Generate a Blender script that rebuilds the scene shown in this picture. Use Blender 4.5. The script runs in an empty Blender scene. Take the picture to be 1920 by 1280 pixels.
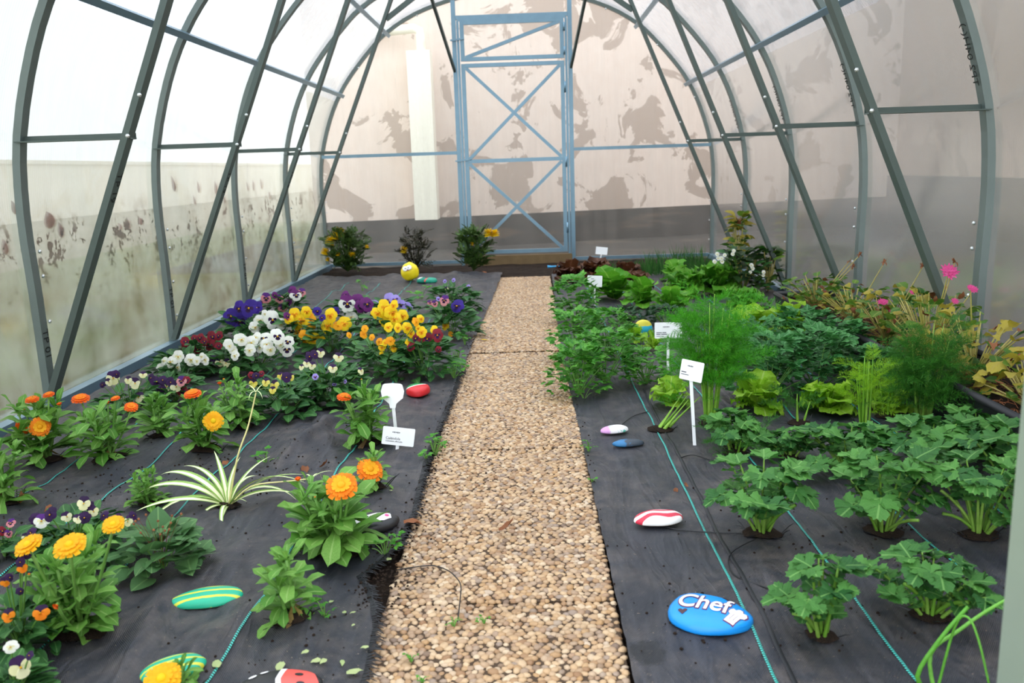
import bpy, bmesh, math, random
import numpy as np
from mathutils import Vector, Matrix, Euler, noise as mnoise

SC = bpy.context.scene
COL = SC.collection
PI = math.pi
R = random.Random(7)

# ------------------------------------------------------------------ camera
CAMP = dict(x=0.094, z=0.7178, yaw=-0.0249, pitch=0.2007, roll=0.0325, f=1600.0)
def cam_dir(uu, vv, w=1.0):
    """direction in the world of (right uu, down vv, forward w) of the camera"""
    cr, sr = math.cos(CAMP['roll']), math.sin(CAMP['roll'])
    u = uu*cr - vv*sr; v = uu*sr + vv*cr
    cp, sp = math.cos(CAMP['pitch']), math.sin(CAMP['pitch'])
    y = w*cp - v*sp; z = -w*sp - v*cp
    cy, sy = math.cos(CAMP['yaw']), math.sin(CAMP['yaw'])
    return Vector((u*cy + y*sy, -u*sy + y*cy, z))
CAM_O = Vector((CAMP['x'], 0.0, CAMP['z']))
_r, _d, _f = cam_dir(1,0,0), cam_dir(0,1,0), cam_dir(0,0,1)
camd = bpy.data.cameras.new('camera'); cam = bpy.data.objects.new('camera', camd); COL.objects.link(cam)
m = Matrix.Identity(4)
for i in range(3):
    m[i][0] = _r[i]; m[i][1] = -_d[i]; m[i][2] = -_f[i]; m[i][3] = CAM_O[i]
cam.matrix_world = m
camd.sensor_width = 36.0; camd.lens = CAMP['f']/1920*36.0; camd.clip_start = 0.02; camd.clip_end = 200
camd.dof.use_dof = True; camd.dof.focus_distance = 2.2; camd.dof.aperture_fstop = 7.0
SC.camera = cam

# ------------------------------------------------------------------ world: bright overcast daylight
W = bpy.data.worlds.new('overcast_sky'); SC.world = W; W.use_nodes = True
wn = W.node_tree; bg = wn.nodes['Background']
bg.inputs[0].default_value = (0.88, 0.94, 1.0, 1); bg.inputs[1].default_value = 1.75
SC.view_settings.view_transform = 'Standard'; SC.view_settings.look = 'None'
SC.view_settings.gamma = 1.0; SC.view_settings.use_curve_mapping = False
SC.view_settings.exposure = 0.92

# ------------------------------------------------------------------ pixel helpers (points on real planes of the place)
def ray(px, py): return cam_dir((px-960)/CAMP['f'], (py-640)/CAMP['f'])
def on_plane(px, py, ax, val):
    d = ray(px, py); t = (val - CAM_O[ax])/d[ax]; return CAM_O + d*t
def G(px, py, z=0.015): return on_plane(px, py, 2, z)
def depth(p): return (Vector(p)-CAM_O).dot(_f)
def PX(p): return depth(p)/CAMP['f']          # metres per pixel at a point

# ------------------------------------------------------------------ mesh helpers
class MB:
    def __init__(s): s.v=[]; s.f=[]; s.m=[]; s.uv=[]
    def add(s, verts, faces, mi=0, M=None, uvs=None):
        o=len(s.v)
        if M is not None: verts=[M@Vector(p) for p in verts]
        s.v += [tuple(p) for p in verts]
        s.uv += list(uvs) if uvs is not None else [(0.5,0.5)]*len(verts)
        s.f += [tuple(i+o for i in f) for f in faces]
        s.m += ([mi]*len(faces) if isinstance(mi,int) else list(mi))
        return s
    def proto(s, P, M=None, mi=0): return s.add(P[0], P[1], mi, M, P[2])
    def box(s, a, b, mi=0, M=None):
        (x0,y0,z0),(x1,y1,z1)=a,b
        v=[(x0,y0,z0),(x1,y0,z0),(x1,y1,z0),(x0,y1,z0),(x0,y0,z1),(x1,y0,z1),(x1,y1,z1),(x0,y1,z1)]
        return s.add(v,[(0,3,2,1),(4,5,6,7),(0,1,5,4),(1,2,6,5),(2,3,7,6),(3,0,4,7)],mi,M)
    def bar(s, p, q, w, h, up=(0,0,1), mi=0):
        p,q=Vector(p),Vector(q); d=(q-p); L=d.length; d.normalize(); up=Vector(up)
        x=d.cross(up)
        if x.length<1e-4: x=d.cross(Vector((1,0,0)))
        x.normalize(); z=x.cross(d)
        M=Matrix((( x.x,d.x,z.x,p.x),(x.y,d.y,z.y,p.y),(x.z,d.z,z.z,p.z),(0,0,0,1)))
        return s.box((-w/2,0,-h/2),(w/2,L,h/2),mi,M)
    def tube(s, pts, rad, n=6, mi=0, cap=True):
        pts=[Vector(p) for p in pts]; k=len(pts)
        rad=[rad]*k if not hasattr(rad,'__len__') else rad
        o=len(s.v); N=None
        for i,p in enumerate(pts):
            t=(pts[min(i+1,k-1)]-pts[max(i-1,0)])
            if t.length<1e-9: t=Vector((0,0,1))
            t.normalize()
            if N is None:
                N=t.cross(Vector((0.13,0.37,0.92)))
                if N.length<1e-3: N=t.cross(Vector((1,0,0)))
            N=N-t*N.dot(t); N.normalize(); B=t.cross(N)
            for j in range(n):
                a=2*PI*j/n; s.v.append(tuple(p+(N*math.cos(a)+B*math.sin(a))*rad[i])); s.uv.append((j/n,i/max(1,k-1)))
        for i in range(k-1):
            for j in range(n):
                a=o+i*n+j; b=o+i*n+(j+1)%n
                s.f.append((a,b,b+n,a+n)); s.m.append(mi)
        if cap:
            s.f.append(tuple(o+j for j in range(n))[::-1]); s.m.append(mi)
            s.f.append(tuple(o+(k-1)*n+j for j in range(n))); s.m.append(mi)
        return s
    def mesh(s, name, mats, smooth=False):
        me=bpy.data.meshes.new(name); me.from_pydata(s.v,[],s.f)
        mats = mats if isinstance(mats,(list,tuple)) else [mats]
        for mt in mats: me.materials.append(mt)
        me.polygons.foreach_set('material_index', s.m)
        if smooth: me.polygons.foreach_set('use_smooth',[True]*len(s.f))
        uvl=me.uv_layers.new(name='UVMap')
        idx=np.empty(len(me.loops),dtype=np.int32); me.loops.foreach_get('vertex_index',idx)
        uvl.data.foreach_set('uv', np.array(s.uv,dtype=np.float32)[idx].ravel())
        me.update(); return me
    def build(s, name, mats, parent=None, smooth=False, loc=None, M=None):
        return obj(name, s.mesh(name,mats,smooth), parent, loc, M)
def obj(name, me, parent=None, loc=None, M=None):
    o=bpy.data.objects.new(name, me); COL.objects.link(o)
    if parent is not None: o.parent=parent
    if M is not None: o.matrix_basis=M
    elif loc is not None: o.location=loc
    return o
def tag(o, label=None, cat=None, group=None, kind=None):
    if label: o['label']=label
    if cat: o['category']=cat
    if group: o['group']=group
    if kind: o['kind']=kind
    return o
def thing(name, label, cat, loc=(0,0,0), group=None, rz=0):
    o=bpy.data.objects.new(name,None); COL.objects.link(o); o.empty_display_size=0.02
    o.location=loc; o.rotation_euler=(0,0,rz); return tag(o,label,cat,group)
def struct(name, label=None):
    o=bpy.data.objects.new(name,None); COL.objects.link(o); o.empty_display_size=0.02
    o['kind']='structure'
    if label: o['label']=label
    return o

# ------------------------------------------------------------------ materials
def nm(name):
    mt=bpy.data.materials.new(name); mt.use_nodes=True; nt=mt.node_tree; nt.nodes.clear()
    out=nt.nodes.new('ShaderNodeOutputMaterial'); return mt,nt,out
def nd(nt, typ, **kw):
    n=nt.nodes.new(typ)
    for k,v in kw.items():
        if k.startswith('i_'): n.inputs[k[2:].replace('_',' ')].default_value=v
        elif k.startswith('n') and k[1:].isdigit(): n.inputs[int(k[1:])].default_value=v
        else: setattr(n,k,v)
    return n
def lk(nt,a,b): nt.links.new(a,b)
def mathn(nt,op,a,b=None,c=None):
    n=nt.nodes.new('ShaderNodeMath'); n.operation=op
    for i,x in enumerate((a,b,c)):
        if x is None: continue
        if isinstance(x,(int,float)): n.inputs[i].default_value=x
        else: nt.links.new(x,n.inputs[i])
    return n.outputs[0]
def mixc(nt,f,a,b,mode='MIX'):
    n=nt.nodes.new('ShaderNodeMix'); n.data_type='RGBA'; n.blend_type=mode
    def setv(sock,x):
        if hasattr(x,'is_output') : nt.links.new(x,sock)
        elif isinstance(x,(int,float)): sock.default_value=x
        else: sock.default_value=(*x[:3],1)
    setv(n.inputs[0],f); setv(n.inputs[6],a); setv(n.inputs[7],b); return n.outputs[2]
def ramp(nt,src,pts,interp='LINEAR'):
    n=nt.nodes.new('ShaderNodeValToRGB'); cr=n.color_ramp; cr.interpolation=interp
    while len(cr.elements)<len(pts): cr.elements.new(0.5)
    for e,(p,c) in zip(cr.elements,pts):
        e.position=p; e.color=(*c[:3],1) if hasattr(c,'__len__') else (c,c,c,1)
    nt.links.new(src,n.inputs[0]); return n.outputs[0]
def noise_n(nt,scale,detail=3,rough=0.55,vec=None,dist=0):
    n=nd(nt,'ShaderNodeTexNoise'); n.inputs['Scale'].default_value=scale; n.inputs['Detail'].default_value=detail
    n.inputs['Roughness'].default_value=rough; n.inputs['Distortion'].default_value=dist
    if vec is not None: nt.links.new(vec,n.inputs['Vector'])
    return n.outputs['Fac']
def coords(nt,kind='Object'): return nt.nodes.new('ShaderNodeTexCoord').outputs[kind]
def sep(nt,vec):
    n=nt.nodes.new('ShaderNodeSeparateXYZ'); nt.links.new(vec,n.inputs[0]); return n.outputs
def mapping(nt,vec,scale=(1,1,1),rot=(0,0,0),loc=(0,0,0)):
    n=nt.nodes.new('ShaderNodeMapping'); n.inputs['Scale'].default_value=scale; n.inputs['Rotation'].default_value=rot; n.inputs['Location'].default_value=loc
    nt.links.new(vec,n.inputs['Vector']); return n.outputs[0]
def princ(nt,out,col,rough=0.6,metal=0.0,spec=0.4,bump=None,bstr=0.3,bdist=0.01):
    p=nt.nodes.new('ShaderNodeBsdfPrincipled')
    if hasattr(col,'is_output'): nt.links.new(col,p.inputs['Base Color'])
    else: p.inputs['Base Color'].default_value=(*col[:3],1)
    if hasattr(rough,'is_output'): nt.links.new(rough,p.inputs['Roughness'])
    else: p.inputs['Roughness'].default_value=rough
    p.inputs['Metallic'].default_value=metal; p.inputs['Specular IOR Level'].default_value=spec
    if bump is not None:
        b=nt.nodes.new('ShaderNodeBump'); b.inputs['Strength'].default_value=bstr; b.inputs['Distance'].default_value=bdist
        nt.links.new(bump,b.inputs['Height']); nt.links.new(b.outputs[0],p.inputs['Normal'])
    if out is not None: nt.links.new(p.outputs[0],out.inputs[0])
    return p
def rnd(nt):
    a=nt.nodes.new('ShaderNodeObjectInfo').outputs['Random']; b=nt.nodes.new('ShaderNodeNewGeometry').outputs['Random Per Island']
    return mathn(nt,'FRACT',mathn(nt,'ADD',a,b))
def sRGB(r,g,b):
    f=lambda c:(c/255/12.92 if c/255<=0.04045 else ((c/255+0.055)/1.055)**2.4)
    return (f(r),f(g),f(b))
def plain(name,rgb,rough=0.6,metal=0,spec=0.4,var=0.12,scale=40,bstr=0.0):
    mt,nt,out=nm(name); c=sRGB(*rgb); n=noise_n(nt,scale,3,vec=coords(nt))
    col=mixc(nt,n,tuple(x*(1-var) for x in c),tuple(min(1,x*(1+var)) for x in c))
    princ(nt,out,col,rough,metal,spec,n if bstr else None,bstr,0.002); return mt
def leafm(name,a,b,rib=None,trans=0.3,rough=0.42,spot=None,ribw=0.05,veins=0.0):
    mt,nt,out=nm(name); r=rnd(nt); a,b=sRGB(*a),sRGB(*b)
    col=mixc(nt,r,a,b)
    n=noise_n(nt,60,2,vec=coords(nt)); col=mixc(nt,ramp(nt,n,[(0.35,0.0),(0.75,0.55)]),col,tuple(x*0.72 for x in a))
    if rib is not None:
        u=sep(nt,coords(nt,'UV')); d=mathn(nt,'ABSOLUTE',mathn(nt,'SUBTRACT',u[0],0.5))
        f=mathn(nt,'LESS_THAN',d,ribw)
        if veins:
            w=mathn(nt,'SINE',mathn(nt,'MULTIPLY',mathn(nt,'SUBTRACT',u[1],mathn(nt,'MULTIPLY',d,0.9)),46.0))
            f=mathn(nt,'MAXIMUM',f,mathn(nt,'MULTIPLY',mathn(nt,'GREATER_THAN',w,0.9),veins))
        col=mixc(nt,mathn(nt,'MULTIPLY',f,0.55),col,sRGB(*rib))
    if spot is not None:
        s=noise_n(nt,35,3,vec=coords(nt)); col=mixc(nt,ramp(nt,s,[(0.58,0),(0.68,0.8)]),col,sRGB(*spot))
    p=princ(nt,None,col,rough,0,0.35,noise_n(nt,140,3,0.6,coords(nt)),0.35,0.004)
    t=nt.nodes.new('ShaderNodeBsdfTranslucent'); lk(nt,col,t.inputs[0])
    mx=nt.nodes.new('ShaderNodeMixShader'); mx.inputs[0].default_value=trans
    lk(nt,p.outputs[0],mx.inputs[1]); lk(nt,t.outputs[0],mx.inputs[2]); lk(nt,mx.outputs[0],out.inputs[0]); return mt

M={}
M['steel']=plain('galvanised_steel',(118,130,128),0.42,0.55,0.5,0.10,14)
M['steel_sky_tint']=plain('zinc_tube_sky_tint',(128,158,176),0.35,0.6,0.5,0.10,18)  # blue sky reflection put into the base colour of the zinc
M['steel_dark']=plain('dark_steel',(92,104,100),0.5,0.4,0.4,0.10,14)
M['bolt']=plain('bright_bolt',(225,228,230),0.3,0.8,0.5)
M['ink']=plain('black_stamp_ink',(32,36,34),0.7)
M['soil']=None
mt,nt,out=nm('dark_soil'); c=coords(nt); n1=noise_n(nt,30,6,0.7,c); n2=noise_n(nt,160,4,0.7,c)
col=mixc(nt,n2,ramp(nt,n1,[(0.3,sRGB(26,20,16)),(0.55,sRGB(58,44,34)),(0.75,sRGB(96,74,56))]),sRGB(38,28,22))
princ(nt,out,col,0.95,0,0.2,n2,0.9,0.012); M['soil']=mt
mt,nt,out=nm('lawn'); c=coords(nt); n1=noise_n(nt,1.2,4,0.6,c); n2=noise_n(nt,30,4,0.7,c)
col=mixc(nt,n2,ramp(nt,n1,[(0.3,sRGB(140,132,112)),(0.55,sRGB(172,162,140)),(0.75,sRGB(198,188,168))]),sRGB(150,146,118))
princ(nt,out,col,0.95,0,0.1); M['lawn']=mt
# weed-control cloth
mt,nt,out=nm('woven_ground_cloth'); c=coords(nt); x,y,z=sep(nt,c)
n1=noise_n(nt,5.0,5,0.6,c); n2=noise_n(nt,26,5,0.65,c); n3=noise_n(nt,420,2,0.5,c); nstr=noise_n(nt,1.0,4,0.6,mapping(nt,c,(60,4,1)))
base=mixc(nt,n3,sRGB(15,17,23),sRGB(38,41,52))
dust=mathn(nt,'MULTIPLY',ramp(nt,n1,[(0.36,0),(0.66,1)]),ramp(nt,n2,[(0.36,0),(0.62,1)]))
base=mixc(nt,mathn(nt,'MULTIPLY',dust,0.72),base,sRGB(100,90,84))
base=mixc(nt,mathn(nt,'MULTIPLY',ramp(nt,nstr,[(0.5,0),(0.8,1)]),0.3),base,sRGB(104,104,112))
sp=noise_n(nt,240,1,0.5,c); base=mixc(nt,ramp(nt,sp,[(0.735,0),(0.76,0.7)]),base,sRGB(160,140,120))
wx=mathn(nt,'SINE',mathn(nt,'MULTIPLY',x,2*PI/0.0030)); wy=mathn(nt,'SINE',mathn(nt,'MULTIPLY',y,2*PI/0.0042))
weave=mathn(nt,'MULTIPLY',wx,wy)
base=mixc(nt,mathn(nt,'MULTIPLY',mathn(nt,'ADD',weave,1.0),0.14),base,sRGB(54,58,70))
# a splash of water soaked into the cloth beside the path
dx=mathn(nt,'SUBTRACT',x,0.252); dy=mathn(nt,'SUBTRACT',y,1.158)
dd=mathn(nt,'SQRT',mathn(nt,'ADD',mathn(nt,'MULTIPLY',dx,dx),mathn(nt,'MULTIPLY',mathn(nt,'MULTIPLY',dy,dy),0.8)))
wet=ramp(nt,mathn(nt,'ADD',dd,mathn(nt,'MULTIPLY',mathn(nt,'SUBTRACT',noise_n(nt,90,4,0.7,c),0.5),0.035)),[(0.0,1),(0.024,1),(0.030,0)])
base=mixc(nt,mathn(nt,'MULTIPLY',wet,0.75),base,sRGB(14,15,18))
wrk=mathn(nt,'ABSOLUTE',mathn(nt,'SUBTRACT',noise_n(nt,1.0,3,0.5,mapping(nt,c,(14,4,1),(0,0,0.35)),0.8),0.5))
h=mathn(nt,'ADD',mathn(nt,'MULTIPLY',weave,0.12),mathn(nt,'ADD',mathn(nt,'MULTIPLY',n2,1.2),mathn(nt,'MULTIPLY',wrk,-6.0)))
princ(nt,out,base,0.46,0,0.5,h,0.6,0.007); M['cloth']=mt
mt,nt,out=nm('teal_marking_thread'); c=coords(nt); s=sep(nt,c)
w=mathn(nt,'SINE',mathn(nt,'MULTIPLY',mathn(nt,'ADD',s[1],mathn(nt,'MULTIPLY',s[0],0.8)),2*PI/0.0055))
col=mixc(nt,mathn(nt,'GREATER_THAN',w,0.0),sRGB(30,44,48),sRGB(70,196,182)); princ(nt,out,col,0.5); M['thread']=mt
M['fray']=plain('black_frayed_plastic',(30,31,35),0.5)
# pebbles
mt,nt,out=nm('river_pebble'); r=rnd(nt)
col=ramp(nt,r,[(0.0,sRGB(134,98,66)),(0.14,sRGB(184,150,110)),(0.28,sRGB(206,178,142)),(0.42,sRGB(154,124,98)),(0.55,sRGB(212,190,160)),(0.68,sRGB(172,134,88)),(0.78,sRGB(142,128,118)),(0.88,sRGB(192,160,122)),(0.95,sRGB(92,76,68)),(1.0,sRGB(216,196,172))])
c=coords(nt); n=noise_n(nt,90,3,0.6,c); col=mixc(nt,mathn(nt,'MULTIPLY',n,0.5),col,sRGB(150,120,92))
big=noise_n(nt,3.5,4,0.6,c); col=mixc(nt,ramp(nt,big,[(0.5,0),(0.72,0.42)]),col,sRGB(96,78,62))
princ(nt,out,col,0.5,0,0.35); M['pebble']=mt
mt,nt,out=nm('aggregate_mortar'); c=coords(nt); n=noise_n(nt,300,3,0.6,c)
princ(nt,out,mixc(nt,n,sRGB(44,34,27),sRGB(96,78,62)),0.9,0,0.2); M['mortar']=mt
# polycarbonate sheet
def sheet(name,tint,diff,haze,stain=None,axis=1,trans=1.0):
    mt,nt,out=nm(name); c=coords(nt); s=sep(nt,c)
    rib=mathn(nt,'SINE',mathn(nt,'MULTIPLY',s[axis],2*PI/0.0115))
    n=noise_n(nt,1.0,4,0.6,mapping(nt,c,(14,14,1.2)))
    tr=nt.nodes.new('ShaderNodeBsdfTransparent'); tr.inputs[0].default_value=(*tint,1)
    tl=nt.nodes.new('ShaderNodeBsdfTranslucent'); df=nt.nodes.new('ShaderNodeBsdfDiffuse')
    dcol=diff; fac=mathn(nt,'ADD',haze,mathn(nt,'MULTIPLY',rib,0.045))
    fac=mathn(nt,'ADD',fac,mathn(nt,'MULTIPLY',mathn(nt,'SUBTRACT',n,0.5),0.25))
    if stain:
        z=s[2]
        # algae film that grew up from the base rail, with a ragged upper rim
        e=mathn(nt,'ADD',z,mathn(nt,'MULTIPLY',mathn(nt,'SUBTRACT',noise_n(nt,3.0,4,0.65,c),0.5),0.45))
        alg=ramp(nt,e,[(0.0,1),(0.28,0.9),(0.50,0.62),(0.66,0.14),(0.80,0)])
        pat=ramp(nt,noise_n(nt,5,5,0.65,c),[(0.35,0.25),(0.65,1)])
        am=mathn(nt,'MULTIPLY',alg,pat)
        dcol=mixc(nt,mathn(nt,'MULTIPLY',am,0.95),dcol,mixc(nt,ramp(nt,noise_n(nt,2.5,3,0.6,c),[(0.4,0),(0.6,1)]),sRGB(92,98,52),sRGB(124,106,70)))
        # specks of moss and dirt in a band
        band=ramp(nt,z,[(0.22,0),(0.40,0.8),(0.54,1),(0.66,0.12),(0.74,0)])
        sp=ramp(nt,mathn(nt,'MULTIPLY',noise_n(nt,22,4,0.7,c),ramp(nt,noise_n(nt,4,2,0.5,c),[(0.3,0.8),(0.7,1.1)])),[(0.515,0),(0.58,1)])
        sm=mathn(nt,'MULTIPLY',sp,band); dcol=mixc(nt,sm,dcol,sRGB(70,50,28))
        fac=mathn(nt,'MAXIMUM',mathn(nt,'ADD',fac,mathn(nt,'MULTIPLY',am,0.34)),sm)
    for b in (tl,df):
        if hasattr(dcol,'is_output'): lk(nt,dcol,b.inputs[0])
        else: b.inputs[0].default_value=(*dcol,1)
    m1=nt.nodes.new('ShaderNodeMixShader'); m1.inputs[0].default_value=0.16; lk(nt,tl.outputs[0],m1.inputs[1]); lk(nt,df.outputs[0],m1.inputs[2])
    m2=nt.nodes.new('ShaderNodeMixShader'); lk(nt,fac,m2.inputs[0]); lk(nt,tr.outputs[0],m2.inputs[1]); lk(nt,m1.outputs[0],m2.inputs[2])
    gl=nt.nodes.new('ShaderNodeBsdfGlossy'); gl.inputs['Roughness'].default_value=0.18
    fr=nt.nodes.new('ShaderNodeFresnel'); fr.inputs[0].default_value=1.35
    m3=nt.nodes.new('ShaderNodeMixShader'); lk(nt,mathn(nt,'MULTIPLY',fr.outputs[0],0.55),m3.inputs[0]); lk(nt,m2.outputs[0],m3.inputs[1]); lk(nt,gl.outputs[0],m3.inputs[2])
    lk(nt,m3.outputs[0],out.inputs[0]); return mt
M['sheet_side']=sheet('polycarbonate_side',(0.92,0.93,0.93),(0.80,0.80,0.78),0.46)
M['sheet_left']=sheet('polycarbonate_mossy',(0.90,0.91,0.88),(0.78,0.78,0.74),0.50,stain=True)
M['sheet_roof']=sheet('polycarbonate_roof',(0.95,0.96,0.98),(0.88,0.90,0.94),0.54)
M['sheet_end']=sheet('polycarbonate_end',(0.95,0.94,0.93),(0.76,0.75,0.73),0.20,axis=0)
# building walls outside
def plaster(name,c1,c2,c3,scale=1.6):
    mt,nt,out=nm(name); c=coords(nt); n=noise_n(nt,scale,6,0.6,c,0.6); n2=noise_n(nt,9,4,0.6,c); s=sep(nt,c)
    col=mixc(nt,n2,sRGB(*c1),sRGB(*c2)); col=mixc(nt,ramp(nt,n,[(0.545,0),(0.565,1)]),col,sRGB(*c3))
    princ(nt,out,col,0.9,0,0.15); return mt
M['plaster']=plaster('peeling_render',(222,202,188),(236,222,210),(184,166,152),2.3)
M['plaster_r']=plaster('grey_render',(186,164,146),(200,180,164),(174,152,136),0.8)
mt,nt,out=nm('dark_plinth'); c=coords(nt); n=noise_n(nt,2.0,5,0.6,mapping(nt,c,(0.6,0.6,3.5)))
princ(nt,out,ramp(nt,n,[(0.3,sRGB(34,33,31)),(0.55,sRGB(56,53,49)),(0.75,sRGB(104,90,74))]),0.9); M['plinth']=mt
M['downpipe']=plain('cream_downpipe',(250,244,226),0.5)
M['timber']=plain('weathered_timber',(120,100,72),0.85,0,0.2,0.3,12)
M['white_plastic']=plain('white_plastic',(240,242,244),0.35,0,0.4,0.03)
M['text_grey']=plain('grey_print',(96,98,104),0.6)
# leaves
M['calendula']=leafm('calendula_leaf',(82,142,46),(134,184,84),(168,204,120),0.3,ribw=0.05)
M['calendula_old']=leafm('withered_leaf',(120,92,60),(170,150,70),None,0.2,spot=(60,42,26))
M['viola']=leafm('viola_leaf',(36,86,40),(72,126,60),(110,160,90),0.22,ribw=0.04)
M['violet_leaf']=leafm('violet_leaf',(66,110,62),(98,142,84),(130,170,104),0.22,ribw=0.03)
M['celery']=leafm('celery_leaf',(30,92,36),(98,160,70),(140,190,106),0.28,ribw=0.025,veins=0.22)
M['celery_stalk']=leafm('celery_stalk',(108,158,52),(148,186,84),None,0.15)
M['parsley']=leafm('parsley_leaf',(44,122,32),(112,184,64),(120,180,80),0.3)
M['herb_blue']=leafm('blue_green_leaf',(36,104,44),(88,158,82),(120,176,116),0.25)
M['herb_dark']=leafm('dark_herb_leaf',(22,62,30),(48,96,48),None,0.2)
M['lettuce']=leafm('lettuce_leaf',(128,190,22),(176,220,64),(206,230,130),0.4,ribw=0.03,veins=0.25)
M['lettuce_mid']=leafm('green_lettuce_leaf',(70,146,28),(122,190,54),(170,210,100),0.38,ribw=0.03,veins=0.2)
M['lettuce_red']=leafm('red_lettuce_leaf',(78,42,26),(112,70,40),(120,80,60),0.25)
M['fennel']=leafm('fennel_frond',(52,142,18),(96,184,40),None,0.3,0.5)
M['fennel_dark']=leafm('dark_fennel_frond',(40,104,28),(78,146,42),None,0.3,0.5)
M['fennel_lime']=leafm('lime_fennel_frond',(128,190,22),(170,214,52),None,0.35,0.5)
M['fennel_stalk']=leafm('fennel_stalk',(120,178,50),(160,206,84),None,0.2)
M['geranium']=leafm('geranium_leaf',(48,104,34),(116,152,52),(160,170,80),0.3)
M['geranium_yellow']=leafm('yellow_geranium_leaf',(158,150,44),(196,178,70),(180,160,80),0.3,spot=(140,96,40))
M['geranium_dark']=leafm('dark_bush_leaf',(30,62,24),(62,98,40),None,0.2)
M['geranium_stem']=leafm('yellow_stem',(176,170,84),(206,190,120),None,0.1)
M['marigold']=leafm('marigold_leaf',(48,84,32),(96,124,56),None,0.2)
M['marigold_dry']=leafm('dry_marigold_leaf',(34,38,24),(66,64,40),None,0.1)
M['stem_green']=leafm('green_stem',(96,146,62),(128,172,86),None,0.1)
M['grass']=leafm('grass_blade',(40,92,36),(78,130,56),None,0.2)
M['chive']=leafm('chive_stalk',(92,166,50),(130,196,84),None,0.2)
M['weed']=leafm('weed_leaf',(70,150,40),(110,180,66),None,0.3)
M['pale_leaf']=leafm('pale_fallen_leaf',(176,196,130),(200,210,150),None,0.2)
M['brown']=leafm('brown_dry_leaf',(122,74,44),(158,100,64),None,0.1,0.7)
M['rust']=leafm('rust_wet_leaf',(150,78,40),(178,104,60),None,0.35,0.7,spot=(90,40,26))
M['orange_dry']=plain('dried_orange_bloom',(176,82,30),0.8,var=0.4)
mt,nt,out=nm('spider_plant_leaf'); u=sep(nt,coords(nt,'UV'))
d=mathn(nt,'ABSOLUTE',mathn(nt,'SUBTRACT',u[0],0.5)); n=noise_n(nt,40,2,vec=coords(nt))
col=mixc(nt,ramp(nt,d,[(0.0,0),(0.21,0),(0.25,1)]),sRGB(240,240,196),mixc(nt,n,sRGB(112,150,62),sRGB(150,184,92)))
princ(nt,out,col,0.4,0,0.4); M['spider']=mt
M['spider_stalk']=plain('cream_flower_stalk',(214,206,140),0.5)
def petal(name,a,b=None,rough=0.55): return leafm(name,a,b or a,None,0.25,rough)
M['orange']=petal('orange_petal',(250,128,6),(255,156,16)); M['orange_in']=petal('inner_orange_petal',(255,178,12),(255,194,32)); M['deep_orange']=petal('deep_orange_petal',(236,92,8),(250,116,12))
M['golden']=petal('golden_petal',(255,182,6),(255,200,24)); M['yellow']=petal('yellow_petal',(250,206,6),(255,222,24)); M['amber']=petal('amber_petal',(250,160,10),(255,186,20))
M['white_p']=petal('white_petal',(238,240,226),(250,250,244)); M['cream']=petal('cream_petal',(238,236,176),(246,244,206)); M['pale_yellow']=petal('pale_yellow_petal',(244,226,96),(250,238,130))
M['purple']=petal('purple_petal',(74,24,112),(96,36,134)); M['dark_purple']=petal('dark_purple_petal',(42,14,62),(60,20,84)); M['blue_purple']=petal('blue_purple_petal',(48,22,128),(66,36,156))
M['magenta_purple']=petal('magenta_purple_petal',(96,20,100),(116,34,118)); M['lavender']=petal('lavender_petal',(158,140,220),(178,162,232)); M['maroon']=petal('maroon_petal',(116,10,30),(146,20,44))
M['pink']=petal('pink_petal',(214,130,140),(230,160,160)); M['hot_pink']=petal('hot_pink_petal',(232,70,150),(244,110,176)); M['eye']=petal('yellow_eye',(250,190,20),(255,200,30))
def paint(name,rgb,rough=0.4): return plain(name,rgb,rough,0,0.45,0.08,30,0.1)
M['p_white']=paint('white_paint',(246,244,244)); M['p_black']=paint('black_paint',(30,30,34)); M['p_pink']=paint('pink_paint',(232,60,140)); M['p_red']=paint('red_paint',(190,36,44))
M['p_maroon']=paint('maroon_paint',(66,36,44)); M['p_outline']=paint('plum_outline_paint',(96,30,84))
# ================================================================== STRUCTURE
YB=2.712                                    # hoop at the far third of the frame; hoops every metre
HOOPS=[YB-2+i for i in range(7)]            # front end ... back end
YF, YE = HOOPS[0], HOOPS[-1]
half=[(1.5,0.0),(1.5,0.35),(1.503,0.62),(1.478,0.86),(1.40,1.115),(1.308,1.305),(1.20,1.455),(1.05,1.622),(0.93,1.73),(0.72,1.85),(0.45,1.94),(0.2,1.985)]
ctrl=[(-x,z) for x,z in half]+[(0,2.0)]+[(x,z) for x,z in half[::-1]]
def catmull(P,k=4):
    P=[Vector(p) for p in P]; out=[]
    for i in range(len(P)-1):
        p0,p1,p2,p3=P[max(i-1,0)],P[i],P[i+1],P[min(i+2,len(P)-1)]
        for j in range(k):
            t=j/k; out.append(0.5*((2*p1)+(-p0+p2)*t+(2*p0-5*p1+4*p2-p3)*t*t+(-p0+3*p1-3*p2+p3)*t**3))
    return out+[P[-1]]
PROF=catmull(ctrl,3)
def offset(P,d):
    out=[]
    for i,p in enumerate(P):
        t=(P[min(i+1,len(P)-1)]-P[max(i-1,0)]).normalized(); out.append(p+Vector((-t.y,t.x))*d)
    return out
SKIN=offset(PROF,0.022)
def arch_z(x,P=PROF):
    for a,b in zip(P[:-1],P[1:]):
        if a.x<=x<=b.x and b.x>a.x and min(a.y,b.y)>0.7: return a.y+(b.y-a.y)*(x-a.x)/(b.x-a.x)
    return 0.7

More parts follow.
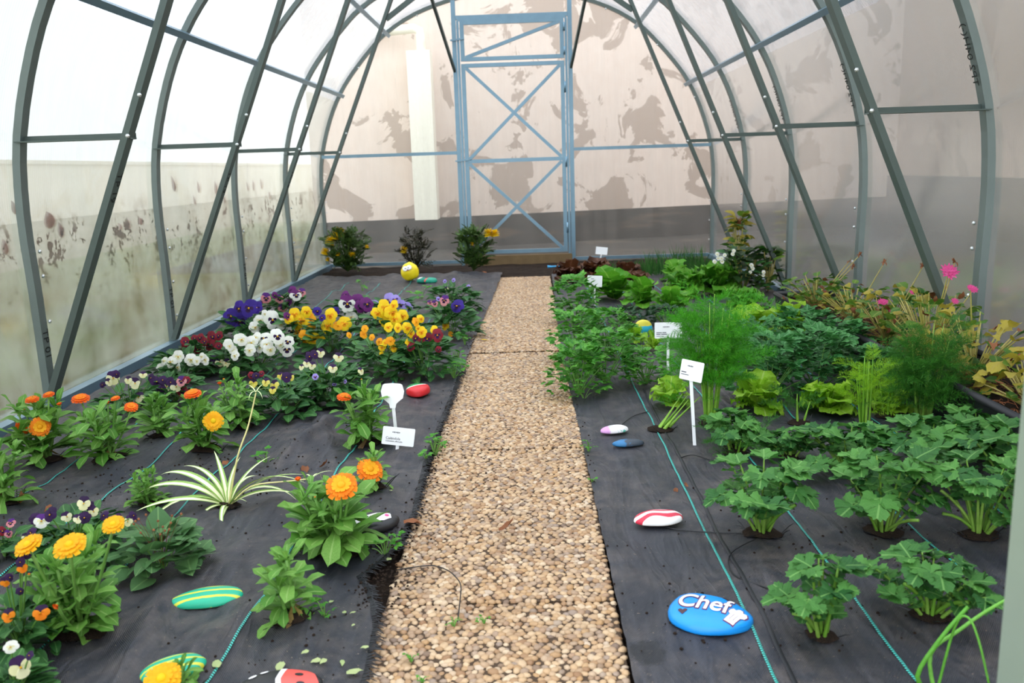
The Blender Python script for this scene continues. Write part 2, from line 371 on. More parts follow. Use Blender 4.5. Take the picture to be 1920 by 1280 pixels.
# ---- ground
def gridmesh(x0,x1,y0,y1,nx,ny,zf):
    mb=MB()
    vs=[(x0+(x1-x0)*i/nx,y0+(y1-y0)*j/ny,zf(x0+(x1-x0)*i/nx,y0+(y1-y0)*j/ny)) for j in range(ny+1) for i in range(nx+1)]
    fs=[(j*(nx+1)+i,j*(nx+1)+i+1,(j+1)*(nx+1)+i+1,(j+1)*(nx+1)+i) for j in range(ny) for i in range(nx)]
    return mb.add(vs,fs)
def nz(x,y,s,seed=0): return mnoise.noise(Vector((x*s+seed*7.3,y*s-seed*3.1,seed*1.7)))
soil_z=lambda x,y: -0.024+0.010*nz(x,y,6)+0.006*nz(x,y,23,2)
o=gridmesh(-1.52,1.52,-0.2,YE+0.02,76,170,soil_z).build('floor',M['soil'],None,True); tag(o,'bare dark soil inside the greenhouse',kind='structure')
o=gridmesh(-30,30,-20,80,30,30,lambda x,y:-0.045).build('lawn_ground',M['lawn'],None); tag(o,'worn grass around the greenhouse',kind='structure')

# ---- path of exposed-aggregate slabs
path=struct('path','narrow path of pebble-faced paving slabs down the middle')
PX0,PX1=-0.168,0.220
def dome(a,b,h,n=7):
    v=[(0,0,h)]; 
    for r,z in ((0.62,0.80),(1.0,0.28),(0.96,-0.3)):
        for j in range(n):
            t=2*PI*j/n; v.append((a*r*math.cos(t),b*r*math.sin(t),h*z))
    f=[(0,1+j,1+(j+1)%n) for j in range(n)]
    for k in (0,1):
        for j in range(n):
            p=1+k*n+j; q=1+k*n+(j+1)%n; f.append((p,p+n,q+n,q))
    return v,f
peb_meshes=[]
for k in range(6):
    rr=random.Random(k); v,f=dome(0.0070*rr.uniform(0.9,1.2),0.0060*rr.uniform(0.85,1.1),0.0036*rr.uniform(0.8,1.2))
    v=[(x*(1+0.12*rr.uniform(-1,1)),y*(1+0.12*rr.uniform(-1,1)),z) for x,y,z in v]
    peb_meshes.append((v,f))
peb_data=[MB().add(v,f).mesh('pebble',M['pebble'],True) for v,f in peb_meshes]
rp=random.Random(5); near_left=300
ys=0.53; k=0
while ys<5.72:
    yl=min(0.397,5.80-ys); tilt=rp.uniform(-0.003,0.003)
    sl=MB().box((PX0,0,-0.05),(PX1,yl,-0.004)).build('paving_slab',M['mortar'],path,loc=(0,ys,tilt))
    bed=MB(); d=0.0118; row=0; y=0.003
    while y<yl+0.001:
        x=PX0+0.005+(d/2 if row%2 else 0)
        while x<PX1-0.003:
            jx=x+rp.uniform(-.0032,.0032); jy=y+rp.uniform(-.0032,.0032); s=rp.uniform(0.78,1.22)
            q=Matrix.Translation((jx,jy,-0.0045+rp.uniform(-.0012,.0012)))@Euler((rp.uniform(-.12,.12),rp.uniform(-.12,.12),rp.uniform(0,6.28))).to_matrix().to_4x4()@Matrix.Scale(s,4)
            i=rp.randrange(6)
            if near_left>0 and ys+y>1.085 and -0.17<x<0.23 and rp.random()<0.9:
                obj('pebble',peb_data[i],sl,M=q); near_left-=1
            else: bed.add(*peb_meshes[i],0,q)
            x+=d
        y+=d*0.87; row+=1
    tag(bed.build('pebble_bed',M['pebble'],sl,True),kind='stuff')
    ys+=0.40

# ---- ground cloth
FOLDS=[(G(650,780),G(515,872),0.034,0.018),(G(590,760),G(640,900),0.012,0.02),(G(225,1280),G(330,1060),0.02,0.03),(G(420,1060),G(620,800),0.012,0.03),(G(330,1250),G(470,1130),0.010,0.04),
       (G(60,1000),G(240,900),0.016,0.03),(G(120,930),G(430,770),0.014,0.04),(G(1480,1240),G(1370,1000),0.010,0.03),(G(1540,1280),G(1350,830),0.008,0.03),(G(700,560),G(620,600),0.03,0.05),(G(880,500),G(760,560),0.02,0.05)]
def mat_z(x,y):
    z=0.004+0.008*nz(x,y,4)+0.006*nz(x,y,11,3)+0.0022*nz(x*2.2,y,30,5)
    if x<0: z+=0.030*max(0,nz(x*1.6+y*0.5,y*0.7,5,9))+0.010*abs(nz(x*3+y*1.2,y*0.8,4,4))
    for a,b,h,w in FOLDS:
        ab=b.xy-a.xy; t=max(0,min(1,(Vector((x,y))-a.xy).dot(ab)/ab.length_squared)); dd=((a.xy+ab*t)-Vector((x,y))).length
        if dd<w*3: z+=h*math.exp(-(dd/w)**2)*math.sin(PI*min(1,max(0.02,t*0.9+0.05)))
    return max(z,-0.012)
edgeL=[(0.55,-0.17),(1.10,-0.160),(1.22,-0.166),(1.30,-0.185),(1.36,-0.205),(1.42,-0.232),(1.47,-0.205),(1.53,-0.178),(1.68,-0.166),(1.80,-0.172),(2.0,-0.182),(2.4,-0.176),(3.0,-0.165),(3.8,-0.150),(4.7,-0.125),(5.85,-0.105)]
edgeR=[(0.55,0.222),(1.1,0.224),(2.0,0.218),(3.0,0.208),(4.2,0.212),(5.0,0.225),(5.85,0.235)]
def lerp_tab(T,y):
    for (a,u),(b,v) in zip(T[:-1],T[1:]):
        if y<=b: return u+(v-u)*max(0,(y-a)/(b-a))
    return T[-1][1]
def make_mat(name,label,tab,xo,y0,y1,nx,ny):
    mb=MB(); vs=[]
    for j in range(ny+1):
        y=y0+(y1-y0)*(j/ny); xe=lerp_tab(tab,y)+0.003*nz(0,y,30,1)
        for i in range(nx+1):
            t=(i/nx)**1.15; x=xe+(xo+0.02*nz(1,y,5,8)-xe)*t; z=mat_z(x,y)
            if i==0: z=max(z-0.002,0.003)
            vs.append((x,y,z))
    fs=[(j*(nx+1)+i,j*(nx+1)+i+1,(j+1)*(nx+1)+i+1,(j+1)*(nx+1)+i) for j in range(ny) for i in range(nx)]
    if xo<0: fs=[f[::-1] for f in fs]
    o=mb.add(vs,fs).build(name,M['cloth'],None,True); return tag(o,label,kind='structure')
matL=make_mat('ground_cloth','wrinkled black woven ground cloth over the flower bed',edgeL,-1.42,0.55,5.95,130,460)
matR=make_mat('ground_cloth','flat black woven ground cloth over the vegetable bed',edgeR,1.44,0.55,5.75,80,300)
def ribbon(name,pts,w,mat,parent,lift=0.0018):
    mb=MB(); vs=[]; n=len(pts)
    for i,(x,y) in enumerate(pts):
        a=Vector(pts[max(i-1,0)]); b=Vector(pts[min(i+1,n-1)]); t=(b-a).normalized(); nn=Vector((-t.y,t.x))*w/2
        for s in (-1,1):
            q=Vector((x,y))+nn*s; vs.append((q.x,q.y,mat_z(x,y)+lift))
        vs.append((x,y,mat_z(x,y)+lift+w*0.25))
    fs=[]
    for i in range(n-1):
        a=i*3; fs+= [(a,a+2,a+5,a+3),(a+2,a+1,a+4,a+5)]
    return mb.add(vs,fs).build(name,mat,parent,True)
def thread(x,y0,y1,parent,wob):
    n=int((y1-y0)/0.02); ribbon('marking_thread',[(x+0.004*nz(x,y0+i*0.02,2.2,wob)+ (0.03*max(0,y0+i*0.02-2.0)/3 if x<-0.3 and x>-0.5 else 0)*-1,y0+i*0.02) for i in range(n)],0.0046,M['thread'],parent)
for x,y0,y1,mt_ in ((-0.383,0.6,5.4,matL),(-0.684,0.6,5.9,matL),(-0.885,0.6,5.5,matL),(-1.09,1.0,5.5,matL),(0.423,0.6,5.5,matR),(0.613,0.6,5.5,matR),(0.827,0.6,5.5,matR),(1.03,0.6,5.0,matR)): thread(x,y0,y1,mt_,x*3)
# overlapped seam beside the first right-hand thread
o=ribbon('overlap_seam',[(0.445+0.008*nz(1,0.6+i*0.03,3,5),0.6+i*0.03) for i in range(70)],0.007,M['fray'],matR,0.002)
# frayed edge of the left cloth
mb=MB(); rf=random.Random(3); y=0.9
while y<3.0:
    xe=lerp_tab(edgeL,y); L=rf.uniform(0.010,0.026)
    a=Vector((xe-0.004,y,mat_z(xe-0.01,y)+0.0015)); b=a+Vector((L,rf.uniform(-.004,.004),-0.002+rf.uniform(-.003,.003)))
    c=a+Vector((L*0.5,0,0.002)); mb.tube([a,c,b],[0.0011,0.0011,0.0006],3,cap=False); y+=rf.uniform(0.0022,0.0045)
tag(mb.build('frayed_edge',M['fray'],matL),kind='stuff')
# clods of soil in the torn corner and along the path edge
clod=[MB().add(*dome(0.007*s,0.006*s,0.006*s,6)).mesh('soil_crumb',M['soil']) for s in (0.6,1.0,1.4)]
mb=MB(); rc=random.Random(11)
def crumbs(cx,cy,sx,sy,n):
    for _ in range(n):
        x=cx+rc.gauss(0,sx); y=cy+rc.gauss(0,sy); s=rc.uniform(0.3,1.1); z=(mat_z(x,y) if (x<lerp_tab(edgeL,y) or x>lerp_tab(edgeR,y)) else 0.0)
        v,f=dome(0.003*s,0.0026*s,0.0022*s,5); mb.add(v,f,0,Matrix.Translation((x,y,z+0.001))@Matrix.Rotation(rc.uniform(0,6),4,'Z'))
for a in ((-0.19,1.40,0.02,0.05,220),(-0.20,1.55,0.025,0.04,120),(-0.165,2.1,0.012,0.3,260),(-0.16,3.0,0.015,0.5,140),(0.225,3.0,0.01,0.8,120),(-0.55,2.0,0.12,0.15,90),(-0.85,2.0,0.1,0.1,90),(-0.4,1.8,0.15,0.25,120),(0.55,1.3,0.15,0.3,110),(0.8,1.6,0.1,0.2,80),(-0.95,1.7,0.12,0.2,120),(-0.3,1.15,0.08,0.08,40),(0.33,1.25,0.05,0.15,40)): crumbs(*a)
tag(mb.build('soil_crumbs',M['soil']),'loose crumbs of brown soil scattered over the ground cloth','soil',kind='stuff')
# planting holes: torn patches of bare soil with cloth shreds
def hole(p,r,parent,shreds=10):
    mb=MB(); n=14; x0,y0=p[0],p[1]; z0=mat_z(x0,y0)
    vs=[(x0,y0,z0+0.010)]
    for rr_,zz in ((0.6,0.010),(1.0,0.003)):
        for j in range(n):
            a=2*PI*j/n; q=r*rr_*(1+0.25*nz(math.cos(a)*2,math.sin(a)*2+x0*9,2,y0)); xx=x0+q*math.cos(a); yy=y0+q*math.sin(a)*0.8
            vs.append((xx,yy,mat_z(xx,yy)+zz*(1+0.5*nz(xx,yy,60,3))))
    fs=[(0,1+j,1+(j+1)%n) for j in range(n)]+[(1+j,1+n+j,1+n+(j+1)%n,1+(j+1)%n) for j in range(n)]
    mb.add(vs,fs).build('planting_hole',M['soil'],parent,True)
    mb=MB()
    for j in range(shreds):
        a=rf.uniform(0,2*PI); q=r*rf.uniform(0.75,1.1); xx=x0+q*math.cos(a); yy=y0+q*math.sin(a)*0.8; z=mat_z(xx,yy)+0.003
        t=Vector((math.cos(a+rf.uniform(-.8,.8)),math.sin(a),rf.uniform(0.1,1.1)))*rf.uniform(0.012,0.028)
        P0=Vector((xx,yy,z)); mb.tube([P0,P0+t*0.6,P0+t+Vector((0,0,-0.003))],[0.0012,0.0012,0.0006],3,cap=False)
    tag(mb.build('cloth_shreds',M['fray'],parent),kind='stuff')

# ---- frame
frame=struct('greenhouse_frame','grey galvanised steel hoops, braces and rails of the greenhouse')
def channel_sweep(mb,P,y,w=0.046,d=0.022,mi=0):
    """flat-faced channel following the hoop profile P, in the plane y"""
    inn=offset(P,-0.0); outp=offset(P,d); o=len(mb.v); n=len(P)
    for a,b in zip(inn,outp):
        for pt,yy in ((b,y-w/2),(a,y-w/2+0.004),(a,y+w/2-0.004),(b,y+w/2)):
            mb.v.append((pt.x,yy,pt.y)); mb.uv.append((0.5,0.5))
    for i in range(n-1):
        for j in range(4):
            a=o+i*4+j; b=o+i*4+(j+1)%4; mb.f.append((a,b,b+4,a+4)); mb.m.append(mi)
    for s in (0,n-1): mb.f.append(tuple(o+s*4+j for j in range(4))); mb.m.append(mi)
    return mb
def text_me(name,s,size,mat,offs=0.0,ext=0.0004):
    cu=bpy.data.curves.new(name,'FONT'); cu.body=s; cu.size=size; cu.align_x='CENTER'; cu.align_y='CENTER'; cu.offset=offs; cu.extrude=ext
    ob=bpy.data.objects.new(name,cu); COL.objects.link(ob); dg=bpy.context.evaluated_depsgraph_get()
    me=bpy.data.meshes.new_from_object(ob.evaluated_get(dg)); bpy.data.objects.remove(ob); bpy.data.curves.remove(cu)
    me.materials.clear(); me.materials.append(mat); me.name=name; return me
TXT={'TP 01':text_me('stamp','TP 01',0.042,M['ink']),'TP 19':text_me('stamp','TP 19',0.042,M['ink']),'TP2 04H(-)':text_me('stamp','TP2 04H(-)',0.042,M['ink'])}
def axes(o,x,y,z):
    x,y,z=Vector(x).normalized(),Vector(y).normalized(),Vector(z).normalized()
    return Matrix(((x.x,y.x,z.x,o[0]),(x.y,y.y,z.y,o[1]),(x.z,y.z,z.z,o[2]),(0,0,0,1)))
bolt_me=MB().add(*dome(0.007,0.007,0.006,6)).mesh('bolt',M['bolt'])
BR0,BR1=Vector((1.482,0.02)),Vector((0.70,1.845))
def br(t): return BR0+(BR1-BR0)*t
for hi,y in enumerate(HOOPS):
    hp=channel_sweep(MB(),PROF,y).build('hoop',M['steel'],frame)
    inner = 0<hi<6
    for s in (-1,1):
        for z in (0.50,0.42,0.27,0.12,0.845):                # bolts that clamp the channel joints
            obj('bolt',bolt_me,hp,M=axes((s*1.497,y+0.030,z),(0,1,0),(0,0,1),(-s,0,0)))
        if inner:
            d=(BR1-BR0).normalized(); nrm=Vector((-d.y,d.x))
            a,b=BR0,BR1
            bm_=MB(); w=0.042; t=0.02
            q=[a-nrm*0.0,b-nrm*0.0,b+nrm*-t,a+nrm*-t]
            vs=[]
            for pt in q:
                for yy in (y-0.03-w/2,y-0.03+w/2): vs.append((s*pt.x,yy,pt.y))
            bm_.add(vs,[(0,2,3,1),(2,4,5,3),(4,6,7,5),(6,0,1,7),(0,1,7,6)[:4],(0,6,4,2),(1,3,5,7)])
            bo=bm_.build('brace',M['steel_dark'],frame)
            jp=br(0.52); obj('bolt',bolt_me,bo,M=axes((s*jp.x,y-0.054,jp.y),(1,0,0),(0,0,1),(0,-1,0)))
            jp=br(0.455); obj('bolt',bolt_me,bo,M=axes((s*jp.x,y-0.054,jp.y),(1,0,0),(0,0,1),(0,-1,0)))
            c=br(0.455)
            MB().box((min(s*c.x,s*1.492),y-0.036,0.842),(max(s*c.x,s*1.492),y+0.006,0.846)).box((min(s*c.x,s*1.492),y+0.002,0.846),(max(s*c.x,s*1.492),y+0.006,0.862)).build('crossbar',M['steel_dark'],frame)
            e=br(0.90); MB().bar((s*e.x,y-0.03,e.y),(s*0.38,y-0.02,1.935),0.02,0.03).build('top_chord',M['steel_dark'],frame)
            if s<0:
                tp=br(0.37); dirx=Vector((-(BR0-BR1).x,0,(BR0-BR1).y))
                nn=Vector((-s*nrm.x*-1,0,-nrm.y*-1))
                # stamped lettering on the inward face of the brace
                zax=Vector((1,0,0)); zax=(zax-dirx.normalized()*zax.dot(dirx.normalized())).normalized()
                face=Vector((s*tp.x,y-0.03,tp.y))-Vector((s*nrm.x,0,nrm.y))*0.0
                pos=Vector((s*tp.x,y-0.0515,tp.y))+zax*-0.0
                n3=Vector((s*nrm.x,0,nrm.y)); obj('stamp',TXT['TP 19'],bo,M=axes(Vector((s*tp.x,y-0.03,tp.y))+n3*0.0006,(-s*-d.x*-1*-1 if 0 else s*-d.x,0,-d.y),(0,1,0),n3))
        if s<0 and hi>0 and hi<6:
            obj('stamp',TXT['TP 01'],hp,M=axes((-1.4985,y,0.20),(0,0,-1),(0,1,0),(1,0,0)))
        if s>0 and hi>0 and hi<6:
            a,b=Vector((1.478,0.86)),Vector((1.40,1.115)); t=(b-a).normalized(); mid=(a+b)/2+t*0.02
            obj('stamp',TXT['TP2 04H(-)'],hp,M=axes((mid.x-0.0035,y,mid.y),(t.x,0,t.y),(0,-1,0),(-t.y,0,t.x)))
for s in (-1,1):
    for (x,z) in ((1.300,1.292),(0.925,1.716)):
        MB().bar((s*x,YF,z),(s*x,YE,z),0.026,0.026,(s*0.8,0,0.6)).build('purlin',M['steel_sky_tint'],frame)
    for a,b in zip(HOOPS[:-1],HOOPS[1:]):
        MB().box((1.478,a+0.002,-0.03) if s>0 else (-1.518,a+0.002,-0.03),(1.518,b-0.002,0.014) if s>0 else (-1.478,b-0.002,0.014)).build('base_rail',M['steel_sky_tint'],frame)
MB().bar((0,YF,1.975),(0,YE,1.975),0.026,0.026).build('purlin',M['steel_sky_tint'],frame)
for s in (-1,1): MB().bar((s*0.52,HOOPS[5],1.90),(s*0.437,YE-0.03,1.445),0.018,0.026).build('strut',M['steel_dark'],frame)

# ---- polycarbonate sheets
wl=struct('wall_left','mossy translucent polycarbonate sheets along the left side'); wr=struct('wall_right','translucent polycarbonate sheets along the right side')
ce=struct('ceiling','arched translucent polycarbonate roof sheets'); wb=struct('wall_back','translucent polycarbonate sheets of the far end')
def sheet_bay(P,y0,y1,mat,parent):
    mb=MB(); vs=[]
    for p in P: vs+= [(p.x,y0,p.y),(p.x,y1,p.y)]
    mb.add(vs,[(2*i,2*i+2,2*i+3,2*i+1) for i in range(len(P)-1)]).build('panel',mat,parent,True)
il=max(i for i,p in enumerate(SKIN) if p.x<0 and p.y<1.31); ir=min(i for i,p in enumerate(SKIN) if p.x>0 and p.y<1.31)
for a,b in zip(HOOPS[:-1],HOOPS[1:]):
    sheet_bay(SKIN[:il+1],a,b,M['sheet_left'],wl); sheet_bay(SKIN[il:ir+1],a,b,M['sheet_roof'],ce); sheet_bay(SKIN[ir:],a,b,M['sheet_side'],wr)
yb=YE+0.012
def end_panel(x0,x1,z0,parent,y,ztop=None,mat='sheet_end'):
    xs=[x0+(x1-x0)*i/16 for i in range(17)]; vs=[]
    for x in xs: vs+=[(x,y,z0),(x,y,ztop if ztop else arch_z(max(-1.47,min(1.47,x)))+0.02)]
    MB().add(vs,[(2*i,2*i+2,2*i+3,2*i+1) for i in range(16)]).build('panel',M[mat],parent)
end_panel(-1.5,-0.43,0.0,wb,yb); end_panel(0.43,1.5,0.0,wb,yb); end_panel(-0.43,0.43,1.83,wb,yb)
# end-wall framework
def rail(name,p,q,w,parent,mat='steel_sky_tint'): return MB().bar(p,q,w,w,(0,-1,0)).build(name,M[mat],parent)
yr=YE-0.012
for s in (-1,1):
    rail('end_post',(s*0.432,yr,-0.03),(s*0.432,yr,1.945),0.032,frame)
    rail('end_rail',(s*0.45,yr,0.843),(s*1.49,yr,0.843),0.024,frame); rail('end_rail',(s*0.45,yr,0.006),(s*1.49,yr,0.006),0.024,frame)
rail('lintel',(-0.415,yr,1.822),(0.415,yr,1.822),0.03,frame)
for x in (-1.16,-0.70,0.70,1.08,1.36): obj('bolt',bolt_me,frame,M=axes((x,YE-0.03,arch_z(x)-0.012),(1,0,0),(0,0,1),(0,-1,0)))
o=MB().box((-0.42,YE-0.04,-0.05),(0.42,YE+0.03,0.045)).build('door_sill',M['timber'],frame)
door=struct('door_1','braced door of zinc tubes coloured with reflected sky blue, with translucent panel'); win=struct('window_1','vent window with one diagonal brace above the door')
yd=YE-0.028; x0,x1=-0.372,0.372
def leafframe(parent,z0,z1,mids,diags):
    for x in (x0,x1): rail('stile',(x,yd,z0),(x,yd,z1),0.03,parent)
    for z in [z0+0.013,z1-0.013]+mids: rail('rail',(x0+0.015,yd,z),(x1-0.015,yd,z),0.028,parent)
    for k,(a,b) in enumerate(diags): rail('diagonal_brace',(a[0],yd-0.002*k,a[1]),(b[0],yd-0.002*k,b[1]),0.024,parent)
    end_panel(x0,x1,z0,parent,yd+0.02,z1)
leafframe(door,0.065,1.49,[0.775],[((x0+.02,1.46),(x1-.02,0.79)),((x1-.02,1.46),(x0+.02,0.79)),((x0+.02,0.755),(x1-.02,0.09)),((x1-.02,0.755),(x0+.02,0.09))])
leafframe(win,1.51,1.795,[],[((x0+.02,1.535),(x1-.02,1.77))])
for s in (-1,1):
    rail('jamb',(s*0.402,yd,0.05),(s*0.402,yd,1.80),0.018,frame)
rail('jamb',(-0.40,yd,1.803),(0.40,yd,1.803),0.016,frame)
for z in (0.25,0.75,1.30): MB().tube([(0.387,yd-0.02,z-0.04),(0.387,yd-0.02,z+0.04)],0.008,8).build('hinge',M['steel_sky_tint'],door,True)
for z in (1.56,1.73): MB().tube([(0.387,yd-0.02,z-0.03),(0.387,yd-0.02,z+0.03)],0.008,8).build('hinge',M['steel_sky_tint'],win,True)
for z,pr in ((0.78,door),(1.66,win)): MB().bar((-0.46,yd-0.022,z),(-0.355,yd-0.022,z+0.01),0.012,0.012).build('latch',M['steel_sky_tint'],pr)
# front end (the camera looks in through its open doorway)
M['post']=plain('pale_door_post',(144,160,144),0.4,0.2,0.5,0.12,10)
wf=struct('wall_front','translucent sheets either side of the open front doorway')
end_panel(-1.5,-0.47,0.0,wf,YF-0.012); end_panel(0.55,1.5,0.0,wf,YF-0.012); end_panel(-0.47,0.55,1.83,wf,YF-0.012)
for x in (-0.47,0.542): MB().box((x-0.02,YF-0.02,-0.04),(x+0.02,YF+0.02,1.94)).build('front_post',M['post'],frame)

# ---- outside
M['grass_out']=plain('rough_grass',(122,128,78),0.95,0,0.1,0.35,3)
M['cream_wall']=plaster('cream_render',(246,238,220),(250,244,230),(240,230,208),0.7)
bl=struct('building_wall','pale peeling rendered wall behind the far end')
def wy(x): return 8.55+0.30*x
def slab(x0,x1,z0,z1,dy,mat,parent,name,t=0.3):
    mb=MB(); vs=[(x,wy(x)+dy+k,z) for k in (0,t) for (x,z) in ((x0,z0),(x1,z0),(x1,z1),(x0,z1))]
    return mb.add(vs,[(0,1,2,3),(7,6,5,4),(0,4,5,1),(1,5,6,2),(2,6,7,3),(3,7,4,0)]).build(name,M[mat],parent)
slab(-1.9,9,-0.05,3.7,0,'plaster',bl,'rendered_wall'); slab(-1.9,9,-0.06,0.27,-0.06,'plinth',bl,'plinth',0.05)
dp=thing('downpipe','cream boxed downpipe with a bent top on the pale wall','downpipe',(-0.86,wy(-0.86)-0.22,0.27))
MB().box((-0.105,-0.12,0),(0.105,0.09,1.50)).build('boxed_casing',M['downpipe'],dp)
MB().tube([(0.02,-0.02,1.48),(0.02,-0.02,1.62),(0.01,-0.02,1.68),(-0.04,-0.02,1.70),(-0.34,-0.02,1.68),(-0.40,-0.02,1.70),(-0.42,-0.02,2.6)],0.042,10).build('pipe',M['downpipe'],dp,True)
br_=struct('side_building','grey rendered building beyond the right side')
MB().box((4.2,-6,-0.05),(4.6,12,3.5)).build('rendered_wall',M['plaster_r'],br_); MB().box((4.1,-6,-0.06),(4.2,12,0.50)).build('plinth',M['plinth'],br_)
MB().box((1.56,-4,-0.05),(4.2,YE+0.1,-0.03)).build('paved_strip',M['plinth'],br_)
MB().box((-3.0,YE+0.06,-0.05),(4.2,9.8,-0.032)).build('paved_strip',M['plinth'],bl)
tag(MB().box((-4.5,-6,-0.05),(-1.56,14,-0.034)).build('grass_strip',M['grass_out'],None),'strip of rough grass along the left side outside',kind='structure')
gw=struct('garden_wall','low cream garden wall beyond the left side')
MB().box((-10.2,-10,-0.05),(-10,70,1.10)).build('masonry',M['cream_wall'],gw)
MB().box((-10.25,-10,1.10),(-9.95,70,1.18)).build('coping',M['cream_wall'],gw)
# ================================================================== PLANT PROTOTYPES
def grid_leaf(L,Wd,prof,nu=2,nv=6,fold=0.25,bend=0.6,ruf=0.0,rk=4,ph=0.0,tw=0.0,bend0=0.0):
    """leaf along +Y from its base; bend = total downward curl, fold = V of the midrib, ruf = ruffled rim"""
    v=[];uv=[];f=[]; y=z=0.0
    for i in range(nv+1):
        t=i/nv; a=bend0-bend*t
        if i: y+=math.cos(a)*L/nv; z+=math.sin(a)*L/nv
        w=Wd/2*prof(t)
        for j in range(-nu,nu+1):
            s=j/nu; zz=fold*abs(s)*w + ruf*abs(s)**1.5*math.sin(rk*PI*t+ph+ (1.3 if s<0 else 0))
            v.append((s*w,y+ruf*0.4*abs(s)*math.cos(rk*PI*t+ph),z+zz+tw*s*w*t)); uv.append((0.5+s/2,t))
    n=2*nu+1
    for i in range(nv):
        for j in range(n-1):
            a=i*n+j; f.append((a,a+1,a+n+1,a+n))
    return v,f,uv
def outline_leaf(pts,center,dish=0.12,droop=0.2,wav=0.0,k=1):
    """flat outline -> fan with one inner ring, dished and drooping"""
    n=len(pts); L=max(p[1] for p in pts)-min(p[1] for p in pts); cx,cy=center
    W_=max(abs(p[0]) for p in pts)
    def zf(x,y,e): return -droop*(y/L)**2*L*0.5+dish*abs(x)-wav*L*0.05*math.sin(e*7)
    v=[(cx,cy,zf(cx,cy,0))]; uv=[(0.5,cy/L)]
    for q in (0.55,1.0):
        for e,(x,y) in enumerate(pts):
            X=cx+(x-cx)*q; Y=cy+(y-cy)*q; v.append((X,Y,zf(X,Y,e*q if q==1 else 0))); uv.append((0.5+0.5*X/W_,Y/L))
    f=[(0,1+i,1+(i+1)%n) for i in range(n)]+[(1+i,1+n+i,1+n+(i+1)%n,1+(i+1)%n) for i in range(n)]
    return v,f,uv
def spat(t): return max(0.02,(0.34+0.66*math.sin(PI*min(1,t**1.25)*0.5)**1.5)*(1 if t<0.72 else math.sqrt(max(0,1-((t-0.72)/0.28)**2))))
def lanc(t): return max(0.02,math.sin(PI*min(1,0.06+0.94*t)**0.85)) if t<0.99 else 0.02
def ovate(t): return max(0.03,math.sin(PI*(0.05+0.93*t)**0.75))
def strap(t): return max(0.03,min(1,0.55+t*2)*(1-t**3))
def lett(t): return (0.30+0.70*min(1,t*1.5))*(1 if t<0.8 else math.sqrt(max(0.15,1-((t-0.8)/0.24)**2)))
def polar(fn,n,cy=0.0): return [(fn(a)*math.sin(a),cy-fn(a)*math.cos(a)) for a in [2*PI*i/n for i in range(n)]]
def celery_out(rs):
    # three-lobed leaflet, toothed, wedge base at the origin, length 1
    P=[(0,0),(0.14,0.12),(0.32,0.08),(0.35,0.18),(0.52,0.18),(0.50,0.30),(0.63,0.36),(0.55,0.45),(0.60,0.58),(0.45,0.56),(0.40,0.67),(0.25,0.54),(0.36,0.72),(0.27,0.78),(0.30,0.90),(0.17,0.87),(0.12,0.98),(0,0.93)]
    Q=P+[(-x,y) for x,y in P[-2:0:-1]]
    return [(x*(1+rs.uniform(-.1,.1)),y*(1+rs.uniform(-.06,.06))) for x,y in Q]
def heart_out(): return [(0,0.10),(0.14,0.0),(0.32,-0.02),(0.46,0.12),(0.50,0.32),(0.44,0.54),(0.30,0.74),(0.14,0.90),(0,1.0),(-0.14,0.90),(-0.30,0.74),(-0.44,0.54),(-0.50,0.32),(-0.46,0.12),(-0.32,-0.02),(-0.14,0.0)]
def viola_out(): return [(0,0),(0.12,0.06),(0.24,0.18),(0.27,0.34),(0.31,0.44),(0.27,0.56),(0.26,0.68),(0.17,0.80),(0.13,0.92),(0,1.0),(-0.13,0.92),(-0.17,0.80),(-0.26,0.68),(-0.27,0.56),(-0.31,0.44),(-0.27,0.34),(-0.24,0.18),(-0.12,0.06)]
def ger_out(): 
    return [(0.5*math.sin(a)*(1+0.10*math.cos(a*9)),0.42-0.46*math.cos(a)*(1+0.10*math.cos(a*9))) for a in [2*PI*i/22 for i in range(22)]]
def scaleP(P,s): return [(x*s,y*s) for x,y in P]
def mk(P,name,mat): 
    mb=MB(); mb.proto(P); return mb.mesh(name,mat,True)
class Kind: pass
LEAF={}
def reg(key,protos,mat): LEAF[key]=dict(p=protos,mat=mat,me=[mk(p,'leaf',mat) for p in protos])
r0=random.Random(21)
reg('calendula',[grid_leaf(1,0.42,spat,2,6,0.22,b,0.03,3,p,t,0.15) for b,p,t in ((0.5,0,0.1),(0.9,1,-.15),(1.3,2,0.1),(0.2,0.5,0))],M['calendula'])
reg('calendula_old',[grid_leaf(1,0.26,spat,2,6,0.5,b,0.05,3,p,t,-0.2) for b,p,t in ((1.2,0,0.3),(1.7,1,-.4))],M['calendula_old'])
reg('broad',[grid_leaf(1,0.46,spat,2,6,0.2,b,0.02,2,p,t,0.1) for b,p,t in ((0.5,0,0.1),(0.9,1,-.15),(0.2,2,0.1))],M['calendula'])
reg('viola',[outline_leaf(viola_out(),(0,0.45),d,w,0.5) for d,w in ((0.2,0.4),(0.1,0.8),(0.3,0.2))],M['viola'])
reg('violet',[outline_leaf(heart_out(),(0,0.35),d,w,0.3) for d,w in ((0.12,0.3),(0.2,0.6),(-0.05,0.4))],M['violet_leaf'])
reg('celery',[outline_leaf(celery_out(r0),(0,0.42),d,w,1.2) for d,w in ((0.22,0.4),(0.1,0.8),(0.3,0.6),(0.15,0.2))],M['celery'])
